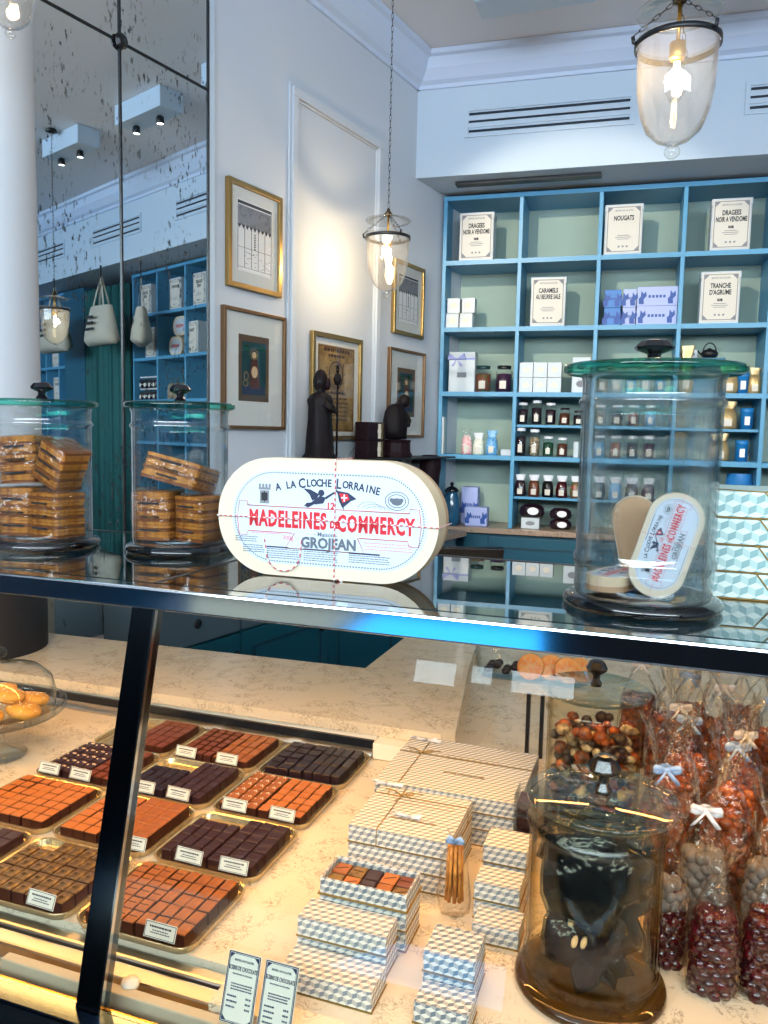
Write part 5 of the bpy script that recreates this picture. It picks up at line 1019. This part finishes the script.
MB().tube([(.02, -.03, .255), (.055, -.045, .225), (.082, -.05, .215)], .018, 8, 0, None, False, lambda t: 1-.45*t).tube([(-.045, -.03, .25), (-.03, -.06, .22), (.02, -.065, .215)], .017, 8, 0, None, False, lambda t: 1-.4*t).ball((.088, -.052, .214), .011).build('arms', 'statue_wood', f)
m = MB(); m.tube([(.092, -.055, 0), (.092, -.055, .345)], .005, 6); m.lathe([(.001, .335), (.012, .338), (.020, .36), (.012, .385), (.001, .39)], 10, (.092, -.055, 0))
m.tube([(.092+.016*math.cos(t)*(1-.04*t), -.055, .405+.02*math.sin(t)*(1-.04*t)) for t in [-1.6+.45*k for k in range(15)]], .0045, 6); m.build('crosier', 'statue_wood', f)
f = thing('bowed_figurine', 'dark carved wooden figurine of a bowed cloaked figure on a block', 'figurine', T=FT(2.06, rz=R(-10)))
MB().lathe([(.001, 0), (.085, 0), (.088, .015), (.078, .03), (.076, .075), (.082, .09), (.001, .095)], 18, smooth=False).build('block', 'statue_wood_red', f)
MB().lathe([(.001, .093), (.062, .095), (.066, .14), (.068, .19), (.060, .235), (.045, .262), (.02, .275), (.001, .278)], 22, (-.008, 0, 0), 0, None, 1.05, .85, fn=fn).build('cloaked_body', 'statue_wood', f)
MB().ball((.038, -.02, .292), .030, 0, None, 14, 9, 1.15).tube([(.005, 0, .255), (.025, -.012, .28)], .024, 8).tube([(.045, -.02, .23), (.062, -.035, .19), (.04, -.045, .165)], .013, 8).build('head_and_arms', 'statue_wood', f)
g = thing('covered_glass_bowl', 'small cut glass bowl with a lid between the figurines', 'bowl', T=FT(1.60, .09))
fc = lambda a, z: 1+.05*math.cos(12*a)
MB().lathe([(.001, .0), (.03, .002), (.02, .012), (.035, .03), (.052, .055), (.054, .068)], 36, fn=fc).build('bowl', 'clear_glass', g); MB().lathe([(.056, .070), (.048, .085), (.02, .098), (.006, .104), (.010, .114), (.001, .12)], 36, fn=fc).build('lid', 'clear_glass', g)
for k, (zz, nm_) in enumerate(((0, 'lower of two dark red tins with a cream band between the figurines'), (.0885, 'upper of two dark red tins with a cream band between the figurines'))):
    t = thing('banded_tin', nm_, 'tin', T=FT(1.84, .10) @ Matrix.Translation((0, 0, zz)))
    MB().box(-.10, .06, -.04, .04, .0, .088).build('tin_body', 'statue_wood_red', t, bev=.003); bx('cream_band', (-.012, .014, -.0412, -.0402, .008, .080), 'paper_cream', t); bx('gilt_band', (.018, .036, -.0412, -.0402, .004, .084), 'gilt', t)
    MB().lathe([(.018, -.0008), (.001, -.0008)], 16, (0, 0, 0), 0, Matrix.Translation((.001, -.0414, .044)) @ Matrix.Rotation(R(90), 4, 'X')).build('round_seal', 'paper_white', t)
pb = thing('navy_sign_block', 'dark navy block with pale lettering behind the left end of the oval box', 'sign', T=TLW @ Matrix.Translation((.93, -.14, .9525)))
bx('block', (-.06, .14, -.04, .03, .30, .395), 'navy_ink', pb); writing('lettering', 'LOUIS', .05, 'ink_grey', pb, Matrix.Translation((.04, -.0405, .345)) @ FACE, .0005); bx('stand', (.02, .06, -.01, .02, 0, .30), 'black_metal', pb)
dj = thing('dark_urn', 'small dark reddish urn on the left worktop beside the bookcase', 'urn', T=TLW @ Matrix.Translation((2.44, -.12, .9525))); MB().lathe([(.001, 0), (.05, .0), (.055, .3), (.062, .36), (.06, .42), (.04, .43), (.001, .432)], 18).build('urn_body', 'statue_wood_red', dj)
# ================================================================== bookcase contents
def BTx(u, z, n=.345, rz=0): return TBK @ Matrix.Translation((u, n, z+.0006)) @ Matrix.Rotation(rz, 4, 'Z')
def big_tin(u0, u1, zs_, h, lines, label, d=.105, rz=0, n=.335):
    w = u1-u0; t = thing('display_tin', label, 'tin', T=BTx((u0+u1)/2, zs_, n, rz))
    MB().box(-w/2, w/2, 0, d, 0, h*.86).build('tin_body', 'tin_white', t, bev=.004); MB().box(-w/2-.002, w/2+.002, -.002, d+.002, h*.86, h).build('lid', 'tin_white', t, bev=.004)
    a, b_ = w*.46, h*.47; lb = MB().box(-a, a, -.0042, -.0022, h*.05, h*.965).build('label', 'tin_label', t)
    q = MB(); E_ = lambda k: [(-a+k, h*.05+k), (a-k, h*.05+k), (a-k, h*.965-k), (-a+k, h*.965-k)]; ring(q, E_(.006), E_(.0095), -.0050, -.0043)
    for sx_ in (-1, 1):
        for zc in (0, 1):
            X_, Z_ = sx_*(a-.010), (h*.05+.010 if zc == 0 else h*.965-.010); dz = 1 if zc == 0 else -1
            q.prism([(X_, Z_), (X_-sx_*.024, Z_), (X_-sx_*.012, Z_+dz*.012), (X_, Z_+dz*.024)][::(1 if sx_*dz < 0 else -1)], -.0050, -.0043)
    for k in (-1, 0, 1): q.lathe([(.006, 0), (.001, 0)], 8, (0, 0, 0), 0, Matrix.Translation((k*.021, -.0048, h*.17)) @ Matrix.Rotation(R(90), 4, 'X'))
    q.build('ornament', 'ink_grey', lb)
    for k, s_ in enumerate(lines): 
        sz = (.036, .036, .018)[k]; o = writing('lettering', s_, sz, 'ink', lb, Matrix.Translation((0, -.0046, h*(.72-.125*k-(.02 if k == 2 else 0)))) @ FACE, .0012, sx=min(.62, .80*w/(len(s_)*sz*.62)))
    writing('lettering', 'MAITRE CHOCOLATIER', .012, 'ink_grey', lb, Matrix.Translation((0, -.0046, h*.87)) @ FACE, .0002, sx=.75)
    q = MB()
    for k in range(3): q.box(-w*(.16+.05*(k % 2)), w*(.16+.05*(k % 2)), -.0049, -.0043, h*(.38-.035*k), h*(.38-.035*k)+.003)
    q.build('small_print', 'ink_grey', lb); return t
big_tin(.186, .385, ZR[0], .275, ['DRAGEES', 'NOIR A VENDOME', 'NOIR'], 'white tin of dragees in the first compartment of the top row')
big_tin(1.004, 1.205, ZR[0], .275, ['NOUGATS'], 'white tin lettered NOUGATS in the third compartment of the top row')
big_tin(1.555, 1.755, ZR[0], .275, ['DRAGEES', 'NOIR A VENDOME', 'NOIR'], 'white tin of dragees in the top row, right of the nougat tin')
big_tin(.612, .808, ZR[1], .278, ['CARAMELS', 'AU BEURRE SALE'], 'white tin of salted butter caramels in the second row', rz=R(2))
big_tin(1.522, 1.722, ZR[1], .278, ['TRANCHE', "D'AGRUME", 'NOIR'], 'white tin of citrus slices in the second row at right')
for a in ((3.50, 3.68, ZR[0], ['DRAGEES', 'NOIR'], 'white tin at the left end of the mirrored top row'), (3.0, 3.18, ZR[0], ['NOUGATS'], 'white tin in the middle of the mirrored top row'), (2.62, 2.81, ZR[0], ['DRAGEES', 'NOIR'], 'white tin at the right of the mirrored top row'), (3.43, 3.60, ZR[1], ['CARAMELS'], 'white tin at the left of the mirrored second row'), (2.74, 2.94, ZR[1], ['TRANCHE'], 'white tin at the right of the mirrored second row, by the round boxes'), (5.40, 5.58, ZR[2], ['NOUGATS'], 'white tin low in the bookcase beside the column in the mirror'), (5.42, 5.60, ZR[1], ['DRAGEES'], 'white tin under the lantern image beside the column in the mirror')):
    big_tin(a[0], a[1], a[2], .265, a[3], a[4])
for k, (u, z) in enumerate(((3.13, ZR[1]), (3.06, ZR[1]+.165))):
    b = thing('round_madeleine_box', ['oval white box with red lettering, lower of two in the mirror', 'oval white box with red lettering, upper of two in the mirror'][k], 'box', T=BTx(u, z+.082, .36))
    MB().prism(stadium(.22, .163, .075, 10), 0, .06, 0, None, 0).build('box_body', 'box_face', b); MB().prism(stadium(.17, .12, .055, 10), -.001, -.0001).build('label', 'label_blue_white', b); writing('lettering', 'MADELEINES', .034, 'red_ink', b, Matrix.Translation((0, -.0014, 0)) @ FACE, .001, sx=.62)
def plain_box(u, z, w, h, d, m, label, n=.34, group=None, mark=True, rz=0, mk='lavender'):
    b = thing('small_box', label, 'box', T=BTx(u+w/2, z, n, rz), group=group); MB().box(-w/2, w/2, 0, d, 0, h).build('box_body', m, b, bev=.0015)
    if mark:
        q = MB(); q.prism([(w*.26*math.cos(t), h*.5+h*.2*math.sin(t)) for t in [2*math.pi*k/12 for k in range(12)]], -.0008, -.0001); q.build('oval_label', 'paper_cream' if mk == 'lavender' else mk, b)
    return b
SW = 'small white box in the first compartment of the second row'
for u, z, s_ in ((.118, ZR[1], 'bottom left'), (.200, ZR[1], 'bottom right')): plain_box(u, z, .076, .086, .08, 'tin_white', '%s, %s' % (SW, s_))
for u, z, s_ in ((.124, ZR[1]+.0875, 'top left'), (.212, ZR[1]+.0875, 'top right')): plain_box(u, z, .076, .086, .08, 'tin_white', '%s, %s' % (SW, s_))
cn = ['left', 'middle', 'right']
for i in range(3):
    for j in range(2): plain_box(.562+i*.081, ZR[2]+j*.0865, .078, .085, .08, 'tin_white', 'white cube box in the third row, %s column, %s' % (cn[i], ['lower', 'upper'][j]))
for j in range(2): plain_box(.862, ZR[2]+j*.1005, .10, .099, .08, 'tin_white', 'white box with grey label beside the big jar lid, %s of two' % ['lower', 'upper'][j], mk='ink_grey')
def dog_box(u, z, w, h, m, label):
    b = thing('patterned_box', label, 'box', T=BTx(u+w/2, z, .335)); MB().box(-w/2, w/2, 0, .09, 0, h).build('box_body', m, b, bev=.0015)
    q = MB()
    for sg in (-1, 1):
        cx = sg*w*.36; q.prism([(cx+a*.022, h*.45+c*.036) for a, c in ((-.9, -1), (.3, -1), (.2, -.3), (.9, .2), (.7, .9), (.2, .5), (-.4, 1), (-.5, .1), (-1, -.2))][::1], -.0009, -.0001)
    for k in range(5): q.box(-w*.22+k*w*.09, -w*.16+k*w*.09, -.0009, -.0001, h*.42, h*.56)
    q.build('blue_print', 'blue_ink', b); return b
for j in range(2):
    dog_box(1.022, ZR[1]+j*.0985, .088, .097, 'blue_box', 'deep blue patterned box at the left of the second row, %s' % ['lower', 'upper'][j]); dog_box(1.122, ZR[1]+j*.0995, .068, .098, 'lavender_box', 'narrow lavender patterned box between blue and wide ones, %s' % ['lower', 'upper'][j]); dog_box(1.196, ZR[1]+j*.104, .212, .103, 'lavender_box', 'wide lavender box with blue animal print, %s' % ['lower', 'upper'][j])
dog_box(.272, .9556, .13, .112, 'lavender_box', 'lavender-blue box with animal print, front one on the back worktop'); 
b = dog_box(.235, .9556, .10, .225, 'lavender_box', 'taller lavender-blue box standing behind the front one on the worktop'); b.matrix_basis = BTx(.275, .9556, .44)
# gift bag with lavender ribbon
gb = thing('gift_box', 'white gift box with a lavender ribbon bow in the third row', 'box', T=BTx(.222, ZR[2], .345)); MB().box(-.078, .078, 0, .09, 0, .235).build('box_body', 'tin_white', gb, bev=.003)
q = MB(); q.box(-.079, .079, -.0015, -.0003, .188, .200)
for sg in (-1, 1): q.prism([(-.03, .194), (-.03+sg*.045, .225), (-.03+sg*.055, .190)][::sg], -.014, -.003); q.prism([(-.03, .194), (-.03+sg*.02, .150), (-.03+sg*.035, .155)][::sg], -.006, -.002)
q.build('ribbon', 'lavender', gb); MB().box(-.028, .028, -.001, -.0002, .085, .115).box(-.024, .024, -.0014, -.0009, .098, .101).build('label', 'ink_grey', gb)
def candy_jar(u, z, r, h, fill_, label, n=.40, lidm='clear_glass', lab=True, group=None):
    j = thing('candy_jar', label, 'jar', T=BTx(u, z, n), group=group)
    MB().lathe([(.001, 0), (r*.95, .0), (r, .006), (r, h*.78), (r*.8, h*.84), (r*.8, h*.9)], 20).build('jar_body', 'clear_glass', j)
    MB().lathe([(.001, .004), (r*.9, .004), (r*.9, h*.68), (.001, h*.72)], 16, fn=blob_fn(int(u*100), .08)).build('sweets', fill_, j, kind='stuff')
    MB().lathe([(r*.84, h*.88), (r*.86, h*.99), (r*.6, h), (.001, h)], 20).build('lid', lidm, j)
    if lab: bx('label', (-r*.40, r*.40, -r*1.0-.0014, -r*1.0-.0002, h*.13, h*.42), 'tin_label', j)
    return j
candy_jar(.343, ZR[2], .048, .158, 'candy_mixed', 'round jar of green and red sweets beside the white gift box', lidm='pot_green'); candy_jar(.466, ZR[2], .048, .158, 'violet_bag', 'round jar of dark violet sweets right of the green and red one', lidm='black_metal')
def pouch(u, z, w, h, m, label, n=.36, top='cellophane', lab=True, name='sweet_pouch'):
    p = thing(name, label, 'bag', T=BTx(u, z, n)); P = [(w*.47, 0, .0), (w*.5, .02, .0)]; d = w*.7
    vs = []; prof = [(.44, .30, 0), (.5, .36, h*.06), (.5, .36, h*.35), (.44, .28, h*.6), (.32, .1, h*.74), (.40, .05, h*.86), (.46, .03, h)]; seg = 16; fn2 = blob_fn(int(u*777), .12)
    for (a, b_, zz) in prof:
        for k in range(seg): t = 2*math.pi*k/seg; vs.append((a*w*math.cos(t)*fn2(t, zz), b_*w*math.sin(t), zz))
    q = MB(); q.add(vs[:seg*5], [(i*seg+k, i*seg+(k+1) % seg, (i+1)*seg+(k+1) % seg, (i+1)*seg+k) for i in range(4) for k in range(seg)]+[tuple(range(seg))[::-1], tuple(range(4*seg, 5*seg))], 0, None, None, True); q.build('filled_pouch', m, p)
    q = MB(); q.add(vs[seg*4:], [(i*seg+k, i*seg+(k+1) % seg, (i+1)*seg+(k+1) % seg, (i+1)*seg+k) for i in range(2) for k in range(seg)], 0, None, None, True); q.build('gathered_top', top, p)
    if lab: bx('label', (-w*.22, w*.22, -w*.365-.0012, -w*.365, h*.1, h*.36), 'tin_label', p)
    return p
pouch(.262, ZR[3], .062, .155, 'candy_pink', 'clear pouch of pink sweets in the first compartment, fourth row'); pouch(.333, ZR[3], .066, .130, 'candy_green', 'clear pouch of pale green sweets between the pink and blue ones', top='ribbon_white'); pouch(.412, ZR[3], .070, .145, 'candy_blue', 'blue pouch at the right of the pink and green ones', top='candy_blue')
plain_box(.470, ZR[3], .062, .035, .05, 'tin_white', 'tiny white box right of the blue pouch', mark=False); plain_box(.1185, ZR[3]+.0, .012, .22, .06, 'tin_white', 'thin white card standing against the left side of the bookcase', mark=False, n=.31)
R5 = ['jam_dark', 'jam_dark', 'jam_dark', 'candy_brown', 'jam_dark']
JN = ['first', 'second', 'third', 'fourth', 'fifth']
for i in range(5): candy_jar(.588+i*.080, 1.5655, .031, (.128, .142, .128, .10, .085)[i], R5[i], 'small jar with white label on the upper half shelf, %s from left' % JN[i], n=.375, lidm='ribbon_white' if i < 3 else 'jam_dark')
for i, (k, h) in enumerate((('jam_dark', .165), ('candy_cream', .158), ('candy_green_dark', .118), ('candy_brown', .112))): candy_jar(.583+i*.080, ZR[3], .031, h, k, 'jar with white label on the fourth shelf, %s from left' % JN[i], n=.36, lidm='ribbon_white')
plain_box(.888, ZR[3], .028, .09, .06, 'tin_white', 'narrow white box at the right end of the fourth shelf jars', mark=False)
for i, k in enumerate(('jam_dark', 'candy_brown', 'bark_blue', 'red_jelly', 'candy_mixed')): pouch(.590+i*.080, 1.1455, .066, .128, k, 'small labelled pouch on the lower half shelf, %s from left' % JN[i], top='ribbon_white')
def loaf(u, z, w, h, label, white=True, n=.40):
    p = thing('wrapped_loaf', label, 'loaf', T=BTx(u+w/2, z, n)); MB().lathe([(.001, 0), (.42, .002), (.5, h*.3), (.46, h*.75), (.3, h), (.001, h*1.02)], 20, (0, 0, 0), 0, None, w, w*.6).build('wrapped_body', 'jam_dark', p)
    MB().prism([(w*.22*math.cos(t)+.01, h*.5+h*.3*math.sin(t)) for t in [2*math.pi*k/14 for k in range(14)]], -w*.305, -w*.298).build('oval_label', 'paper_white', p)
loaf(.585, .9556+.0655, .15, .075, 'dark wrapped loaf with an oval label on top of the white box'); plain_box(.605, .9556, .105, .064, .07, 'tin_white', 'white box under the dark wrapped loaf on the back worktop', mk='ink_grey'); loaf(.765, .9556, .13, .06, 'dark wrapped loaf at right on the back worktop, lower'); loaf(.762, .9556+.062, .13, .062, 'dark wrapped loaf at right on the back worktop, upper')
aj = thing('apothecary_jar', 'blue lidded apothecary jar on the worktop at the left end of the bookcase', 'jar', T=TBK @ Matrix.Translation((.185, .335, .9556)))
MB().lathe([(.001, 0), (.045, 0), (.05, .01), (.05, .16), (.036, .19), (.038, .2)], 24).build('jar_body', 'apothecary_blue', aj); MB().lathe([(.04, .2005), (.044, .21), (.03, .225), (.008, .235), (.012, .25), (.001, .262)], 24).build('lid', 'black_knob', aj)
# compartment behind the big jar: labelled jars and boxes
for i in range(5): candy_jar(1.03+i*.078, ZR[2], .032, .14, ('candy_cream', 'tin_white', 'candy_blue', 'tin_white', 'candy_blue')[i], 'jar seen through the largest jar, third row, %s from left' % JN[i], n=.37, lidm='ribbon_white')
for i in range(4): candy_jar(1.03+i*.09, 1.5655, .032, .12, ('candy_cream', 'jam_dark', 'amber', 'candy_blue')[i], 'jar seen through the largest jar, upper half shelf, %s from left' % JN[i], n=.37, lidm='ribbon_white')
for i in range(4): candy_jar(1.03+i*.09, ZR[3], .032, .13, ('candy_blue', 'amber', 'jam_dark', 'violet_bag')[i], 'jar seen through the largest jar, fourth shelf, %s from left' % JN[i], n=.36, lidm='ribbon_white')
for i in range(4): pouch(1.04+i*.09, 1.1455, .07, .13, ('bark_blue', 'candy_blue', 'jam_dark', 'violet_bag')[i], 'pouch seen through the largest jar, lower half shelf, %s from left' % JN[i], top='ribbon_white')
# right compartment: pouches, blue tins, teapot
for u, z, s_ in ((1.690, ZR[2], 'third'), (1.695, 1.5605, 'upper half'), (1.665, 1.3856, 'lower half')): pouch(u, z, .112, .150, 'pouch_gold', 'gold foil pouch with a round label on the %s shelf at right' % s_, top='pouch_gold')
pouch(1.826, ZR[2], .066, .140, 'pouch_gold', 'gold foil pouch at the far right of the third shelf', top='pouch_gold'); pouch(1.475, ZR[2], .08, .26, 'pouch_gold', 'gold foil pouch beside the teapot', top='pouch_gold')
def blue_tin(u, z, label, h=.115, r=.033):
    t = thing('round_tin', label, 'tin', T=BTx(u, z, .38)); MB().lathe([(.001, 0), (r, 0), (r, h*.84), (r*1.02, h*.85)], 20).build('tin_body', 'tin_blue', t); MB().lathe([(r*1.04, h*.84), (r*1.04, h*.98), (r*.9, h), (.001, h)], 20).build('lid', 'tin_blue', t); bx('label', (-r*.4, r*.4, -r-.0014, -r-.0004, h*.2, h*.6), 'paper_white', t)
blue_tin(1.768, ZR[2], 'round blue tin between the gold pouches on the third shelf at right'); blue_tin(1.80, 1.5605, 'round blue tin beside the gold pouch on the upper half shelf'); blue_tin(1.785, 1.3856, 'round blue tin beside the gold pouch on the lower half shelf')
bp = thing('raised_plinth', 'dark box plinth under the teapot and white packets above the big jar', 'plinth', T=BTx(1.55, ZR[2], .42)); bx('plinth_box', (-.13, .13, 0, .12, 0, .200), 'teal_inner', bp)
tp = thing('teapot', 'small black cast iron teapot with a looped handle above the big jar lid', 'teapot', T=BTx(1.60, ZR[2]+.2007, .47))
MB().lathe([(.001, 0), (.03, 0), (.044, .015), (.046, .028), (.034, .045), (.012, .05), (.010, .055), (.001, .058)], 24).build('pot_body', 'cast_iron', tp); MB().tube([(.034*math.cos(t), 0, .035+.05*math.sin(t)) for t in [math.pi*k/12 for k in range(13)]], .004, 6).build('handle', 'cast_iron', tp); MB().tube([(-.04, 0, .02), (-.056, 0, .034), (-.062, 0, .045)], .006, 6, 0, None, False, lambda t: 1-.4*t).build('spout', 'cast_iron', tp)
for i in range(2): b = plain_box(1.43+i*.055, ZR[2]+.2007, .05, .045, .05, 'tin_white', 'white packet left of the teapot, %s of the two' % ['left', 'right'][i], n=.45, mk='ink_grey')
gbg = thing('grape_bag', 'clear bag of dark grapes with a blue top on the back worktop at right', 'bag', T=BTx(1.79, .9556, .40))
q = MB(); rg = random.Random(3)
for k in range(60): q.ball((rg.uniform(-.075, .075), rg.uniform(-.04, .04), .015+rg.uniform(0, .19)), .017, 0, None, 8, 5)
q.build('grapes', 'grape', gbg, kind='stuff'); MB().lathe([(.6, .0), (.95, .01), (1.0, .14), (.8, .21), (.5, .25)], 20, (0, 0, 0), 0, None, .1, .06, fn=blob_fn(3, .2)).build('film', 'cellophane', gbg); MB().lathe([(.5, .25), (.62, .30), (.60, .36)], 20, (0, 0, 0), 0, None, .1, .06, fn=blob_fn(5, .3)).build('blue_top', 'bag_blue', gbg)
# mirrored bookcase jars
for i in range(4):
    for j in range(2): candy_jar(3.45+i*.080, ZR[2]+j*.106, .033, .104, 'jam_dark', 'dark jar with white label in the mirrored third row, %s from right, %s' % (JN[i], ['lower', 'upper'][j]), n=.36, lidm='ribbon_white')
for i in range(3): pouch(3.0+i*.10, ZR[2], .09, .19, 'candy_cream', 'cream decorated pouch in the mirrored third row, %s from right' % JN[i], lab=False)
# tote bags hanging under the bulkhead (seen in the mirror)
def tote(u, zt, w, h, label, rz=0, n=-.05):
    t = thing('tote_bag', label, 'bag', T=TBK @ Matrix.Translation((u, n, zt)) @ Matrix.Rotation(rz, 4, 'Z'))
    vs = []; prof = [(.5, .05, -h), (.52, .11, -h+.04), (.46, .10, -h*.6), (.36, .05, -.0), ]; seg = 20; fn2 = blob_fn(int(u*50), .1)
    for a, b_, z in prof:
        for k in range(seg): q_ = 2*math.pi*k/seg; vs.append((a*w*math.cos(q_)*fn2(q_, z), b_*math.sin(q_)*w*2, z))
    m = MB(); m.add(vs, [(i*seg+k, i*seg+(k+1) % seg, (i+1)*seg+(k+1) % seg, (i+1)*seg+k) for i in range(3) for k in range(seg)]+[tuple(range(seg))[::-1]], 0, None, None, True); m.build('canvas_body', 'tote_canvas', t)
    m = MB()
    for sg in (-1, 1): m.strip([(-w*.2, sg*.03, -.03), (-w*.1, sg*.015, .12), (0, 0, .25), (w*.1, sg*.015, .12), (w*.2, sg*.03, -.03)], (.03, 0, 0))
    o = m.build('handles', 'tote_canvas', t); o.modifiers.new('t', 'SOLIDIFY').thickness = .003
    m = MB()
    for k in range(3): m.box(-w*.16, w*.16, -w*.23, -w*.222, -h*.35-k*.05, -h*.35-k*.05+.022)
    m.build('print', 'ink', t); bx('hook', (-.006, .006, -.006, .006, .24, 2.888-zt), 'black_metal', t)
tote(3.66, 2.54, .50, .33, 'canvas tote bag hanging from the bulkhead, larger one in the mirror'); tote(3.24, 2.50, .42, .30, 'canvas tote bag behind the larger one in the mirror', .5, .10); tote(4.62, 2.56, .55, .36, 'canvas tote bag hanging behind the mirror image of the lantern')
# card terminal on the marble arm (mirrored at left)
ps = thing('till_screen', 'black till screen on a white stand on the counter arm, seen in the mirror', 'till screen', loc=(-.60, 2.46, .8605), rz=R(200))
bx('stand', (-.06, .06, -.05, .05, 0, .02), 'plastic_white', ps, bev=.004); MB().box(-.012, .012, -.012, .012, .02, .14).build('neck', 'plastic_white', ps); MB().box(-.13, .13, -.012, .006, -.085, .085, 0, MT((0, -.01, .20), 0, R(-14))).build('display', 'screen', ps, bev=.004)
